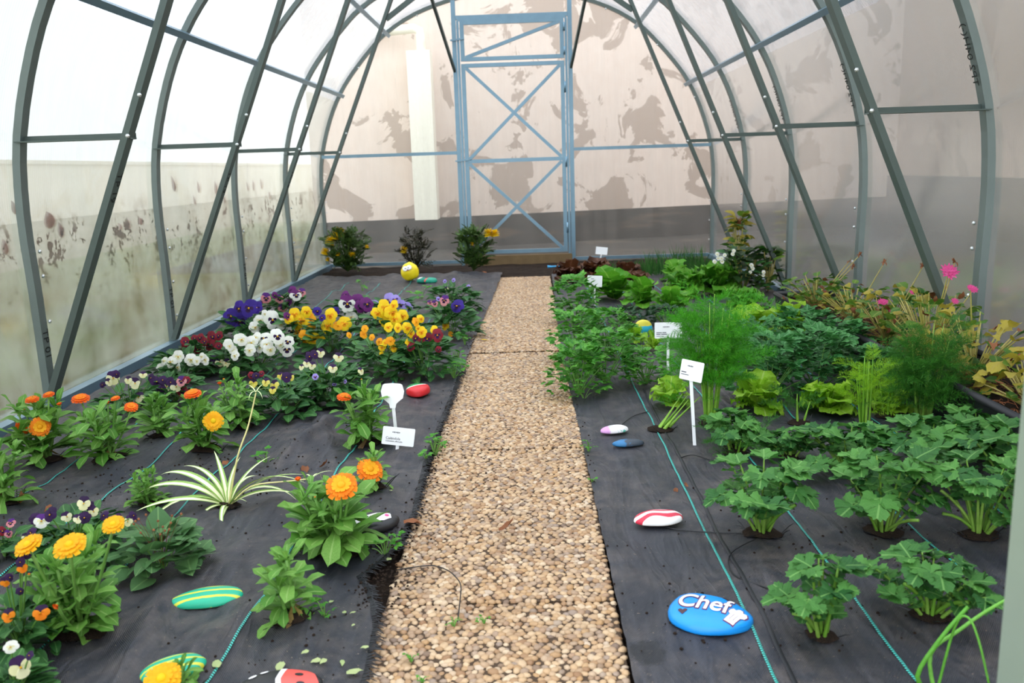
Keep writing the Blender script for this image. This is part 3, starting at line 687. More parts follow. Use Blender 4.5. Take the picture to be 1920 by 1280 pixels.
def tri_leaf(rs,sp=0.95,k=0.62):
    mb=MB()
    for a,s in ((0,1.0),(sp,0.8),(-sp,0.8)):
        P=outline_leaf(scaleP(celery_out(rs)[::1],k*s),(0,0.42*k*s),0.2,0.5,1.0)
        mb.add(P[0],P[1],0,Matrix.Translation((0,0.32,0))@Matrix.Rotation(a,4,'Z'),P[2])
    mb.add([(0.012,0,0),(-0.012,0,0),(-0.008,0.34,0.0),(0.008,0.34,0.0)],[(0,1,2,3)])
    return mb.v,mb.f,mb.uv
def small_out(): return [(0,0),(0.14,0.14),(0.34,0.22),(0.40,0.40),(0.30,0.50),(0.34,0.66),(0.20,0.72),(0.12,0.92),(0,1.0),(-0.12,0.92),(-0.20,0.72),(-0.34,0.66),(-0.30,0.50),(-0.40,0.40),(-0.34,0.22),(-0.14,0.14)]
def tri_small(k=0.6,sp=1.0,droop=0.5):
    mb=MB()
    for a,s in ((0,1.0),(sp,0.85),(-sp,0.85)):
        P=[(x*k*s,y*k*s) for x,y in small_out()]; n=len(P)
        v=[(0,0.42*k*s,-0.02)]+[(x,y,0.2*abs(x)-droop*0.4*y*y) for x,y in P]; uv=[(0.5,0.4)]+[(0.5+x/(0.8*k*s),y/(k*s)) for x,y in P]
        mb.add(v,[(0,1+i,1+(i+1)%n) for i in range(n)],0,Matrix.Translation((0,0.34,0))@Matrix.Rotation(a,4,'Z'),uv)
    return mb.v,mb.f,mb.uv
reg('parsley',[tri_small(0.58,1.05,d) for d in (0.3,0.8,1.2)],M['parsley'])
reg('herb_blue',[tri_small(0.66,1.15,d) for d in (0.3,0.7,1.1)],M['herb_blue'])
reg('herb_dark',[tri_small(0.6,1.0,d) for d in (0.3,0.8)],M['herb_dark'])
reg('weed',[tri_small(0.62,1.1,d) for d in (0.3,0.8)],M['weed'])
for key in ('lettuce','lettuce_mid','lettuce_red'):
    reg(key,[grid_leaf(1,0.9,lambda t:lett(t)*(1+0.08*math.sin(t*23+p)),4,13,0.12,b,0.125,rk,p,t_,0.5) for b,rk,p,t_ in ((1.2,11,0,0),(0.7,12,1,0.1),(1.7,10,2,-.1),(1.0,13,.4,0))],M[key])
reg('oak',[grid_leaf(1,0.8,lambda t:lett(t)*(1+0.18*math.sin(t*16)),3,9,0.2,b,0.07,6,p,0,0.5) for b,p in ((1.0,0),(0.6,1),(1.4,2))],M['lettuce_mid'])
reg('spider',[grid_leaf(1,0.095,strap,2,12,0.35,b,0,1,0,t,0.2) for b,t in ((1.5,0.3),(2.0,-.3),(1.0,0.1),(2.3,0.2))],M['spider'])
reg('geranium',[outline_leaf(ger_out(),(0,0.25),d,w,1.0) for d,w in ((0.2,0.4),(-0.15,0.6))],M['geranium'])
reg('geranium_yellow',[outline_leaf(ger_out(),(0,0.25),d,w,1.5) for d,w in ((0.4,0.8),(-0.25,0.9))],M['geranium_yellow'])
reg('dry',[grid_leaf(1,0.5,ovate,2,5,0.5,b,0.06,4,p,0.5,0) for b,p in ((1.0,0),(2.0,2),(-1.2,1))],M['brown'])
reg('bush',[outline_leaf(viola_out(),(0,0.45),d,w,0.5) for d,w in ((0.2,0.4),(0.1,0.8))],M['geranium_dark'])
def pinnate(n=6,w=0.34):
    mb=MB()
    for i in range(n):
        t=0.18+0.82*i/(n-1); s=w*(1-0.5*abs(t-0.5))
        for a in ((0.9,-0.9) if i<n-1 else (0.0,)):
            v=[(0,0,0),(0.16*s*1.2,0.5*s,0.02),(0,s,-0.06),(-0.16*s*1.2,0.5*s,0.02)]
            mb.add(v,[(0,1,2,3)],0,Matrix.Translation((0,t*0.8,-0.15*t*t))@Matrix.Rotation(a,4,'Z'))
    mb.add([(0.01,0,0),(-0.01,0,0),(0,0.8,-0.15)],[(0,1,2)])
    return mb.v,mb.f,mb.uv
reg('marigold',[pinnate(7,0.36),pinnate(6,0.42)],M['marigold']); reg('marigold_dry',[pinnate(6,0.26),pinnate(5,0.34)],M['marigold_dry'])
reg('viola_fine',[outline_leaf(viola_out(),(0,0.45),0.2,0.4,0.5)],M['viola'])
reg('yellowing',[outline_leaf(viola_out(),(0,0.45),0.3,0.9,0.8)],M['geranium_yellow'])
def frond(rs,n=11,dense=8,spread=0.36,thr=0.15):
    """feathery fennel frond: rachis, paired branches, threads"""
    mb=MB()
    def thread_(p,d,L,w):
        d=d.normalized(); sd=d.cross(Vector((rs.uniform(-1,1),rs.uniform(-1,1),1))).normalized()*w
        q=p+d*L*0.55+Vector((0,0,-0.03*L)); e=p+d*L+Vector((0,0,-0.12*L))
        mb.add([p-sd,p+sd,q+sd*0.8,q-sd*0.8,e],[(0,1,2,3),(3,2,4)])
    rach=lambda t:Vector((0.05*math.sin(t*3),t,-0.28*t*t+0.02))
    thread_(rach(0),rach(0.5)-rach(0),0.5,0.005); thread_(rach(0.48),rach(1)-rach(0.5),0.6,0.004)
    for i in range(n):
        t=0.14+0.84*i/(n-1); b=spread*(1-0.62*t)+0.05
        for s in (-1,1):
            d=Vector((s*0.85,0.62,rs.uniform(-.2,.45))).normalized(); p=rach(t); thread_(p,d,b,0.0035)
            for k in range(dense):
                u=0.15+0.85*k/(dense-1); q=p+d*b*u
                for s2 in (-1,1):
                    dd=(d*0.75+Vector((rs.uniform(-.6,.6),rs.uniform(-.4,.8),s2*rs.uniform(0.2,0.9)))).normalized()
                    thread_(q,dd,thr*(1.1-0.5*u)*rs.uniform(.6,1.2),0.0036)
    return mb.v,mb.f,mb.uv
for key in ('fennel','fennel_dark','fennel_lime'): reg(key,[frond(random.Random(k+3)) for k in range(3)],M[key])

def place(pos,az,el,roll=0.0,s=1.0):
    """leaf matrix: grows towards azimuth az at elevation el, upper face towards the plant axis"""
    o=Vector((math.cos(az),math.sin(az),0)); y=o*math.cos(el)+Vector((0,0,math.sin(el))); z=-o*math.sin(el)+Vector((0,0,math.cos(el)))
    x=y.cross(z); Mx=axes(pos,x,y,z)
    if roll: Mx=Mx@Matrix.Rotation(roll,4,'Y')
    return Mx@Matrix.Scale(s,4)
def leaf(parent,key,pos,az,el,s,roll=0.0,name='leaf',rs=R):
    K=LEAF[key]; return obj(name,rs.choice(K['me']),parent,M=place(pos,az,el,roll,s))
def arc(a,b,up,n=5):
    a,b=Vector(a),Vector(b); return [a+(b-a)*t+Vector((0,0,up*math.sin(PI*t))) for t in [i/(n-1) for i in range(n)]]

# ------------------------------------------------------------------ flowers
def daisy(rings,tilt):
    mb=MB()
    for ri,(n,r0_,r1_,w,el,mi) in enumerate(rings):
        for k in range(n):
            a=2*PI*(k+0.5*(ri%2))/n+0.05*math.sin(k*3.1+ri); L=(r1_-r0_)*(1+0.06*math.sin(k*5.3+ri)); P=grid_leaf(L,w,lambda t:min(1,0.5+t)*(1 if t<0.85 else 0.72),1,3,0.12,0.35)
            Mx=place((r0_*math.cos(a),r0_*math.sin(a),0.02*ri),a,el,0,1); mb.add(P[0],P[1],mi,Mx,P[2])
    return mb
BLOOM={}
def reg_bloom(key,mats,cmat):
    mb=daisy([(26,0.12,1.0,0.25,0.10,0),(24,0.12,0.84,0.22,0.32,0),(20,0.10,0.62,0.20,0.55,1)],0)
    BLOOM[key]=(mb.mesh('petals',mats,True),MB().add(*dome(0.27,0.27,0.20,10)).mesh('flower_center',cmat,True))
reg_bloom('orange',[M['orange'],M['orange_in']],M['orange_in']); reg_bloom('deep',[M['deep_orange'],M['orange']],M['orange']); reg_bloom('golden',[M['golden'],M['golden']],M['yellow'])
mb=daisy([(20,0.2,0.75,0.30,1.0,0),(18,0.15,0.72,0.28,1.25,0)],0); BLOOM['half']=(mb.mesh('petals',[M['deep_orange']],True),MB().add(*dome(0.3,0.3,0.3,8)).mesh('flower_center',M['orange'],True))
mb=MB()
for k in range(9):
    for ri,(n,el) in enumerate(((16,0.0),(15,0.4),(13,0.75),(10,1.05),(6,1.35))):
        if k==0:
            for q in range(n):
                a=2*PI*(q+0.5*(ri%2))/n; P=grid_leaf(0.9,0.42,lambda t:0.35+0.65*t,1,3,-0.2,0.7,0.10,3,q); mb.add(P[0],P[1],0,place((0.1*math.cos(a),0.1*math.sin(a),0.08*ri),a,el,0,1),P[2])
POM=mb.mesh('petals',[M['yellow']],True)
calyx_me=MB().tube([(0,0,-0.42),(0,0,-0.22),(0,0,0.02)],[0.12,0.38,0.34],8).mesh('calyx',M['calendula'],True)
bud_me=MB().tube([(0,0,-0.5),(0,0,-0.2),(0,0,0.2),(0,0,0.45)],[0.2,0.5,0.46,0.15],8).mesh('bud_cup',M['calendula'],True)
def pansy(up,low,blot,eye):
    """five rounded petals in the XY plane facing +Z, top towards +Y; radius about 1"""
    mb=MB()
    def pet(ang,L,Wd,mi,bl,zz,n=10):
        pts=[(Wd/2*math.sin(PI*t)*(0.55+0.45*t)*s*1.25,L*(0.5-0.5*math.cos(PI*t)) if 0 else L*t,0) for s,t in []]
        out=[]
        for i in range(n):
            a=2*PI*i/n; out.append((Wd/2*math.sin(a)*(1.0 if math.cos(a)<0.2 else 0.82),L*0.54-L*0.48*math.cos(a)))
        c=(0,0.30*L); v=[(0,0.04*L,zz)]
        for i,(x,y) in enumerate(out): v.append((x*0.48,y*0.52,zz+0.03))
        for i,(x,y) in enumerate(out): v.append((x,y,zz+0.02*math.sin(i*2.4)-0.10*(y/L)**2))
        f=[(0,1+i,1+(i+1)%n) for i in range(n)]+[(1+i,1+n+i,1+n+(i+1)%n,1+(i+1)%n) for i in range(n)]
        mb.add(v,f,[bl]*n+[mi]*n,Matrix.Rotation(ang,4,'Z'))
    pet(0.42,1.0,1.05,0,0,-0.10); pet(-0.42,1.0,1.05,0,0,-0.07); pet(1.62,0.95,1.0,1,2,-0.02); pet(-1.62,0.95,1.0,1,2,-0.02); pet(PI,0.98,1.35,1,2,0.02)
    v,f=dome(0.11,0.11,0.10,6); mb.add(v,f,3,Matrix.Translation((0,-0.06,0.05)))
    return mb.mesh('flower',[up,low,blot,eye],True)
m_=M
PAN={'cv':pansy(m_['dark_purple'],m_['cream'],m_['cream'],m_['eye']),'dv':pansy(m_['dark_purple'],m_['dark_purple'],m_['dark_purple'],m_['eye']),'w':pansy(m_['white_p'],m_['white_p'],m_['cream'],m_['eye']),
 'wd':pansy(m_['white_p'],m_['white_p'],m_['dark_purple'],m_['eye']),'dr':pansy(m_['maroon'],m_['maroon'],m_['dark_purple'],m_['eye']),'bp':pansy(m_['blue_purple'],m_['blue_purple'],m_['dark_purple'],m_['eye']),
 'y':pansy(m_['yellow'],m_['yellow'],m_['amber'],m_['orange']),'am':pansy(m_['amber'],m_['amber'],m_['amber'],m_['orange']),'pu':pansy(m_['magenta_purple'],m_['magenta_purple'],m_['dark_purple'],m_['eye']),
 'wp':pansy(m_['magenta_purple'],m_['white_p'],m_['dark_purple'],m_['eye']),'lav':pansy(m_['lavender'],m_['lavender'],m_['purple'],m_['eye']),'pk':pansy(m_['purple'],m_['pink'],m_['dark_purple'],m_['eye']),
 'yv':pansy(m_['dark_purple'],m_['pale_yellow'],m_['pale_yellow'],m_['eye']),'pv':pansy(m_['purple'],m_['white_p'],m_['cream'],m_['eye']),'or':pansy(m_['dark_purple'],m_['orange'],m_['orange'],m_['eye'])}
def face_cam(pos,up=0.5,jit=0.4,rs=R):
    d=(CAM_O-Vector(pos)); d.z*=0.7; d.normalize(); n=(d+Vector((rs.uniform(-jit,jit),rs.uniform(-jit,jit)*0.5,up))).normalized()
    y=Vector((rs.uniform(-.3,.3),0,1)); y=(y-n*y.dot(n)).normalized(); return axes(pos,y.cross(n),y,n)

# ------------------------------------------------------------------ plants
def base_at(px,py):
    p=G(px,py,0.01); return Vector((p.x,p.y,mat_z(p.x,p.y)))
def dome_leaves(root,key,n,Rx,H,Ls,rs,low=0.1,el=(0.0,0.9),name='leaf',alt=None,altp=0.0,cx=0,cy=0):
    """leaves scattered through a rounded clump, tips outward"""
    for i in range(n):
        a=rs.uniform(0,2*PI); q=math.sqrt(rs.random()); zz=low+(1-low)*rs.random()**0.8
        rad=q*Rx*math.sqrt(max(0.12,1-(zz*0.85)**2)); pos=(cx+rad*math.cos(a),cy+rad*math.sin(a),zz*H)
        k=alt if alt and rs.random()<altp else key
        leaf(root,k,pos,a+rs.uniform(-.9,.9),rs.uniform(*el)*(0.4+zz*0.6),Ls*rs.uniform(0.7,1.25),rs.uniform(-.5,.5),name,rs)
def stems(root,mat,tips,r=0.0018,b=(0,0,-0.01),name='stem',n=5):
    mb=MB()
    for t in tips: mb.tube(arc(b,t,0.006,n),[r*1.2]*(n-1)+[r*0.8],5,cap=False)
    return mb.build(name,mat,root,True)
NP=[0]
def calendula(px,py,hpx,wpx,label,blooms=(),nst=5,leafk='calendula',old=5,seed=None,lf=1.0,group=None,name='calendula_plant',sizek=1.0):
    NP[0]+=1; rs=random.Random(seed or NP[0]*13+1); b=base_at(px,py); s=PX(b); H=hpx*s; Rr=wpx*s/2*1.14
    t=thing(name,label,'plant',b,group)
    mb=MB()
    for k in range(nst):
        a=2*PI*k/nst+rs.uniform(-.4,.4); q=Rr*rs.uniform(0.2,0.62) if k else 0; hh=H*rs.uniform(0.55,0.9) if k else H*0.9
        tip=Vector((q*math.cos(a),q*math.sin(a),hh)); pts=arc((0.006*math.cos(a),0.006*math.sin(a),-0.012),tip,-0.12*q,6); mb.tube(pts,[0.0042,0.004,0.0036,0.0032,0.0028,0.0022],6)
        nl=int(13*lf); ang=rs.uniform(0,6)
        for i in range(nl):
            u=0.22+0.78*i/(nl-1); p=pts[0].lerp(pts[-1],u); p=Vector(pts[min(4,int(u*5))]).lerp(pts[min(5,int(u*5)+1)],u*5-int(min(u*5,4.999)))
            ang+=2.4; L=Rr*(0.95-0.40*u)*rs.uniform(.75,1.2)*sizek
            leaf(t,leafk,p,ang,rs.uniform(0.0,0.55)+0.5*u*u,L,rs.uniform(-.3,.3),rs=rs)
        for i in range(4): leaf(t,leafk,tip,ang+i*1.7,rs.uniform(0.9,1.35),Rr*0.34*rs.uniform(.8,1.2),0,rs=rs)
    mb.build('stem',M['stem_green'],t,True)
    for i in range(old): leaf(t,'calendula_old',(0,0,rs.uniform(0.005,0.03)),rs.uniform(0,6.28),rs.uniform(-.1,.3),Rr*rs.uniform(0.4,0.65),rs.uniform(-.6,.6),'withered_leaf',rs)
    for bl in blooms:
        bx,by,dpx,kind,face=bl[:5]; dy=bl[5] if len(bl)>5 else 0.0
        w=on_plane(bx,by,1,b.y+dy); p=w-b; r=dpx*PX(w)/2
        st=MB().tube(arc((0,0,0.3*max(0.02,p.z)*0),p-Vector((0,0,r*0.3)),-0.01,6),[0.003,0.003,0.0028,0.0026,0.0024,0.0024],6).build('flower_stem',M['stem_green'],t,True)
        if face=='cam': Mx=face_cam(p+b,0.25,0.1,rs); Mx.translation=p
        elif face=='up': n=Vector((rs.uniform(-.15,.15),-0.28,1)).normalized(); y=Vector((0,1,0)); y=(y-n*y.dot(n)).normalized(); Mx=axes(p,y.cross(n),y,n)
        else:
            n=Vector(face).normalized(); y=Vector((0.1,1,0.3)); y=(y-n*y.dot(n)).normalized(); Mx=axes(p,y.cross(n),y,n)
        Mx=Mx@Matrix.Scale(r,4)
        if kind=='bud':
            o=obj('bud',bud_me,t,M=Mx); obj('bud_tip',BLOOM['half'][1],o,M=Matrix.Translation((0,0,0.3)))
        else:
            o=obj('flower',BLOOM[kind][0],t,M=Mx); obj('flower_center',BLOOM[kind][1],o,M=Matrix.Translation((0,0,0.06))); obj('calyx',calyx_me,o)
    hole(b,Rr*0.42,matL if b.x<0 else matR,8)
    return t
def viola(px,py,wpx,hpx,label,flowers,n=46,lpx=None,leafk='viola',name='viola_plant',group=None,alt=None,altp=0,fd=0.35):
    NP[0]+=1; rs=random.Random(NP[0]*17+3); b=base_at(px,py); s=PX(b); H=hpx*s*0.92; Rr=wpx*s/2
    t=thing(name,label,'flowers',b,group)
    Ls=(lpx*s*1.3 if lpx else max(0.024,min(0.036,Rr*0.5)))
    dome_leaves(t,leafk,int(n*2.4),Rr*1.08,H*0.78,Ls*(0.95 if leafk=='viola' else 0.8),rs,0.05,(-0.1,0.8) if leafk=='viola' else (-.3,1.1),alt=alt,altp=altp)
    tips=[(Rr*rs.uniform(-.6,.6),Rr*rs.uniform(-.6,.6),H*rs.uniform(.5,.9)) for _ in range(7)]
    fl=[]
    for f in flowers:
        fx,fy,k,d=(*f,20)[:4] if len(f)<4 else f
        w=on_plane(fx,fy,1,b.y-Rr*rs.uniform(.35,.85)); p=w-b
        if p.z<0.012: p.z=0.012
        fl.append((p,k,d*PX(w)/2)); tips.append(p-Vector((0,0.0,d*PX(w)*0.1)))
    stems(t,M['stem_green'],tips,0.0011)
    for p,k,r in fl: obj('flower',PAN[k],t,M=Matrix.Translation(p)@(lambda m:(setattr(m,'translation',Vector()),m)[1])(face_cam(p+b,0.25,0.6,rs))@Matrix.Diagonal((r*1.08*rs.uniform(.8,1.08),r*1.08*rs.uniform(.85,1.1),r*rs.uniform(1,2.2),1)))
    return t
# ================================================================== FLOWER BED (left)
CG='pot marigolds in the flower bed'
calendula(86,862,108,150,'pot marigold by the base rail with a cluster of five orange blooms',[(60,748,26,'deep','up'),(91,739,22,'deep','up'),(112,759,16,'half','up'),(40,803,28,'deep',(-.2,-.8,-.35),-.05),(75,800,38,'orange',(.5,-.8,.4),-.05),(46,768,7,'bud','up')],6,group=CG)
calendula(12,950,120,120,'flowerless pot marigold with long pale leaves, close to the base rail',[],5,group=CG,old=6)
calendula(205,862,100,140,'pot marigold growing from a torn soil hole, four orange blooms on tall stems',[(151,746,34,'deep','up'),(216,746,18,'deep','up'),(202,756,14,'half','up'),(246,762,26,'deep',(.3,-.4,.8))],5,group=CG,old=8)
calendula(302,815,78,100,'flowerless plant with broad oval leaves between the pot marigolds',[],4,'broad',1,group=CG,name='broadleaf_plant')
calendula(386,850,105,125,'pot marigold with one large golden bloom facing forward',[(400,789,38,'golden','cam',-.06),(361,737,34,'deep','up',-.03)],5,group=CG,old=7)
calendula(452,796,90,105,'leafy pot marigold with small half-open orange flowers behind the spider plant stalk',[(412,720,14,'half','up'),(420,712,12,'bud','up')],5,group=CG)
calendula(690,828,110,120,'pot marigold beside the blank white paddle label, one orange bloom',[(645,743,28,'deep','up',-.06),(678,712,9,'bud','up')],6,group=CG)
calendula(705,925,70,86,'small pot marigold with one tilted orange bloom near the label stake',[(694,880,52,'orange',(.35,-.55,.75),-.03)],3,group=CG,old=4)
calendula(632,1032,130,190,'large pot marigold with a big orange and yellow bloom above the pink-dotted stone',[(640,910,62,'orange',(.05,-.62,.85),-.06),(559,900,20,'half','up'),(653,928,14,'half',(0,-.7,.7),-.05),(591,933,12,'bud','up',-.04)],7,group=CG,old=9,sizek=1.05)
calendula(548,1165,130,160,'flowerless pot marigold with two leafy stems beside the long striped stone',[],3,group=CG,old=8,sizek=1.0,lf=1.2)
calendula(150,1182,165,215,'tall pot marigold with three golden blooms in front of the purple violas',[(52,1020,54,'golden',(-.2,-.4,.9),-.07),(130,1021,62,'golden',(0,-.45,.9),-.08),(212,982,42,'golden',(.1,-.5,.8),-.04),(55,1078,16,'bud','up',-.05),(107,1134,22,'half',(-.3,-.8,-.3),-.1)],7,group=CG,old=8,lf=1.1,sizek=0.8)
calendula(345,1310,60,110,'pot marigold with a golden bloom in front of the small striped stone',[(303,1272,74,'golden',(0,-.45,.9),-.06)],4,group=CG,old=3)
# pale succulent-like plant
calendula(282,942,62,95,'pale green fleshy plant with narrow leaves beside the spider plant',[],5,'calendula',0,name='fleshy_plant',lf=1.0,sizek=0.85)
# spider plant
b=base_at(428,948); s=PX(b); sp=thing('spider_plant','green and white striped spider plant with cream flower stalks','plant',b); rs=random.Random(4)
for az,L,el in [(PI*1.02,175,0.75),(PI*1.12,190,0.7),(PI*0.93,160,0.9),(PI*1.2,150,0.5),(PI*0.8,130,1.1),(0.1,150,0.7),(0.28,140,0.8),(-0.1,130,0.5),(0.02,160,0.9),(0.5,110,1.1),(-1.5,95,0.55),(-1.35,60,0.3),(2.1,110,1.2),(1.5,90,1.3),(1.0,95,1.2),(PI*1.3,80,0.6),(-0.6,60,0.7),(2.7,100,1.0),(PI*1.05,120,1.1)][:17]:
    leaf(sp,'spider',(0.004*math.cos(az),0.004*math.sin(az),0.004),az,el,L*s*1.08,rs.uniform(-.3,.3),rs=rs)
def stalk(root,b,pts,r0_,r1_,mat,name='flower_stalk'):
    P=[Vector((0,0,0))]+[on_plane(x,y,1,b.y+dy)-b for x,y,dy in pts]; P=[Vector(p) for p in catmull([tuple(p) for p in P],4)]
    return MB().tube(P,[r0_+(r1_-r0_)*i/(len(P)-1) for i in range(len(P))],6).build(name,mat,root,True),P[-1]
o,e=stalk(sp,b,[(445,858,0),(465,800,0.02),(480,736,0.04)],0.0022,0.0015,M['spider_stalk'])
for az in (0.2,1.2,2.4,3.3,4.4,5.5): leaf(sp,'spider',e,az,0.7,0.036,0,'plantlet_leaf',rs)
o,e=stalk(sp,b,[(470,912,-.02),(540,902,-.02),(585,897,-.02)],0.0019,0.0013,M['spider_stalk'])
for az in (0.2,1.2,2.4,5.0): leaf(sp,'spider',e,az,0.6,0.05,0,'plantlet_leaf',rs)
hole(b,0.03,matL,8)
VG='pansies and violas in the flower bed'
def V(*a,**k): k.setdefault('group',VG); return viola(*a,**k)
V(245,772,120,58,'cream and dark purple violas beside the base rail',[(212,708,'cv',24),(253,718,'cv',20),(204,716,'cv',14),(192,721,'dv',12),(218,701,'dv',16),(260,744,'cv',22),(240,712,'cv',14),(268,702,'cv',14),(283,708,'dv',16)],lpx=20)
V(330,748,110,54,'dark purple violas with single pink and maroon blooms',[(293,715,'dv',20),(305,712,'dv',18),(303,728,'dv',18),(320,716,'dv',18),(298,738,'dv',18),(313,724,'cv',18),(330,724,'cv',20),(342,733,'dr',24),(340,714,'pk',18),(350,712,'dr',14)],lpx=20)
V(345,708,110,58,'low white pansies close to the base rail',[(320,678,'w',26),(334,668,'w',22),(332,688,'w',20),(303,688,'w',18),(308,676,'w',14),(358,674,'w',22),(369,676,'w',16),(384,674,'w',20),(378,668,'w',14)],lpx=20)
V(385,672,90,52,'dark red pansies in front of the base rail',[(348,640,'dr',18),(350,652,'dr',20),(370,655,'dr',18),(375,633,'dr',18),(398,631,'dr',20),(394,646,'dr',20),(410,629,'dr',18),(410,648,'dr',16),(365,634,'dr',14),(383,640,'dr',16)],lpx=18)
V(430,700,90,48,'cream violas with dark upper petals between white pansies',[(412,678,'cv',20),(440,666,'w',22),(436,655,'w',16),(424,680,'cv',16),(400,672,'dv',14),(430,648,'w',18)],lpx=18)
V(485,690,150,78,'big white pansies, some with dark purple faces',[(452,636,'w',28),(471,642,'w',26),(468,656,'w',24),(428,645,'w',20),(495,634,'wd',26),(520,630,'wd',28),(538,655,'wd',28),(488,651,'w',20),(506,655,'w',24),(526,645,'w',24),(540,640,'wd',24),(442,662,'w',20),(500,645,'w',22),(480,632,'w',20)],60,lpx=20)
V(512,640,80,58,'white pansy with a bold purple face beside blue-purple blooms',[(511,599,'wd',34),(527,607,'w',20),(487,600,'w',22),(478,613,'w',24),(497,588,'w',14),(546,620,'wd',24),(560,626,'am',20),(570,624,'am',16)],lpx=18)
V(458,634,80,62,'deep blue-purple pansies leaning against the base rail',[(467,577,'bp',38),(450,601,'bp',36),(434,592,'bp',30),(448,578,'bp',28),(482,576,'bp',22)],34,lpx=20)
V(532,605,96,60,'faded pink and violet pansies under the last brace',[(499,559,'pk',20),(524,560,'pk',18),(555,553,'wp',24),(548,545,'pu',18),(530,577,'pk',18),(565,548,'pk',18),(541,566,'pu',16),(490,570,'pk',14),(515,553,'pu',12)],lpx=16)
V(570,640,96,66,'bright yellow pansies next to the white ones',[(552,589,'y',22),(566,600,'y',28),(575,584,'y',22),(582,599,'am',28),(557,606,'y',24),(584,609,'am',20),(541,598,'y',20),(539,592,'pu',16)],lpx=18)
V(622,655,92,72,'yellow and amber pansies with one blue bloom',[(619,591,'y',28),(614,611,'y',30),(646,606,'y',28),(634,610,'am',20),(588,636,'y',28),(604,595,'bp',14),(595,583,'bp',18),(606,637,'y',16),(575,640,'am',16),(570,628,'am',22)],lpx=20)
V(664,612,100,72,'purple and white-faced pansies towards the far end',[(651,569,'wp',32),(673,564,'pu',30),(688,570,'pu',26),(685,581,'wp',24),(646,553,'pu',20),(658,594,'w',24),(628,584,'bp',18),(676,574,'pu',24),(695,578,'lav',14)],lpx=18)
V(742,608,90,62,'lavender pansies behind the tall yellow ones',[(730,562,'lav',26),(741,561,'lav',22),(703,575,'lav',26),(764,577,'lav',22),(752,571,'lav',20),(697,590,'lav',14),(757,582,'lav',16)],lpx=16)
V(735,655,130,92,'tall clump of large yellow pansies',[(721,576,'y',30),(735,586,'y',30),(740,598,'y',28),(708,587,'y',26),(726,602,'y',28),(755,592,'y',26),(738,572,'y',20),(750,606,'y',24),(727,590,'y',28)],56,lpx=20)
V(715,700,140,78,'small yellow violas in dense green foliage',[(728,613,'y',20),(746,614,'y',18),(764,614,'y',24),(684,616,'am',14),(682,627,'am',14),(711,640,'am',16),(722,642,'y',14),(732,639,'am',18),(738,652,'y',16),(697,632,'am',12),(716,651,'y',16),(780,603,'am',16),(789,597,'y',18),(770,624,'y',20),(716,663,'y',10),(655,628,'am',12)],80,lpx=19)
V(795,702,100,92,'dark red pansies mixed with yellow beside the path',[(780,634,'dr',24),(801,635,'dr',26),(820,628,'dr',24),(770,650,'dr',18),(790,622,'y',22),(815,619,'y',18),(769,642,'y',18),(822,655,'dr',12),(784,615,'y',14)],66,lpx=22)
V(848,628,84,72,'blue-violet and pink pansies at the edge of the path',[(833,563,'pk',22),(857,573,'bp',28),(815,569,'pk',12),(806,567,'pk',10),(835,610,'y',18),(845,626,'am',10),(822,560,'lav',10)],lpx=20)
V(852,582,92,58,'fine-leaved bush with tiny lilac flowers beyond the pansies',[(834,527,'lav',8),(850,525,'lav',8),(878,537,'lav',8),(838,541,'cv',8)],90,lpx=14)
V(540,772,150,74,'pale yellow and purple violas in front of the white pansies',[(498,716,'yv',18),(514,721,'yv',18),(537,707,'dv',18),(526,704,'yv',16),(546,706,'yv',14),(511,731,'yv',16),(475,718,'yv',16),(480,704,'dv',14),(490,700,'dr',12),(528,742,'dv',10),(471,703,'dr',12)],80,lpx=22)
V(620,752,150,84,'leafy viola clump with a few cream and purple flowers',[(580,668,'dv',18),(590,664,'dv',18),(601,661,'cv',18),(635,669,'cv',20),(624,690,'cv',16),(677,695,'cv',14),(591,706,'lav',14),(575,681,'cv',14),(585,685,'cv',16),(565,688,'cv',12),(647,715,'lav',8),(627,720,'lav',10)],100,lpx=22)
V(140,1040,170,84,'purple and white violas behind the tall pot marigold',[(78,976,'pv',26),(94,964,'dv',26),(66,972,'dv',24),(125,968,'cv',20),(158,970,'dv',24),(145,972,'cv',18),(157,943,'cv',24),(175,958,'cv',22),(168,948,'dv',18),(195,966,'dv',18),(240,976,'cv',20),(250,966,'dv',16),(222,968,'dv',14),(58,998,'dv',20),(48,1006,'cv',14),(28,1028,'dv',18),(75,1026,'dv',16)],64,lpx=30)
V(8,1040,70,56,'maroon and pink violas at the end of the purple clump',[(20,980,'pk',18),(4,995,'dr',18),(16,1000,'pk',16)],24,lpx=26)
V(38,1212,150,110,'orange and dark purple violas below the tall pot marigold',[(15,1153,'or',24),(76,1148,'or',30),(42,1064,'or',22),(10,1090,'or',18),(38,1053,'dv',18),(52,1040,'dv',18),(18,1082,'dv',16),(38,1108,'dv',16)],62,lpx=32)
V(30,1300,80,70,'cream and purple viola with one large open bloom',[(38,1250,'cv',42),(20,1212,'w',26),(55,1228,'dv',16)],20,lpx=34)
V(305,1058,150,96,'flowerless violet with heart-shaped leaves and dry seed heads',[],42,lpx=34,leafk='violet',name='violet_plant',group=None)
vo=bpy.data.objects['violet_plant']; mb=MB(); rs=random.Random(9); bb=Vector(vo.location)
for k in range(14):
    p=on_plane(rs.uniform(250,350),rs.uniform(960,1005),1,bb.y-0.04)-bb; v,f=dome(0.0024,0.0024,0.003,6); mb.add(v,f,0,Matrix.Translation(p)); mb.tube(arc((0,0,0),p,0.01,4),0.0004,4,cap=False)
mb.build('seed_head',M['brown'],vo,True)
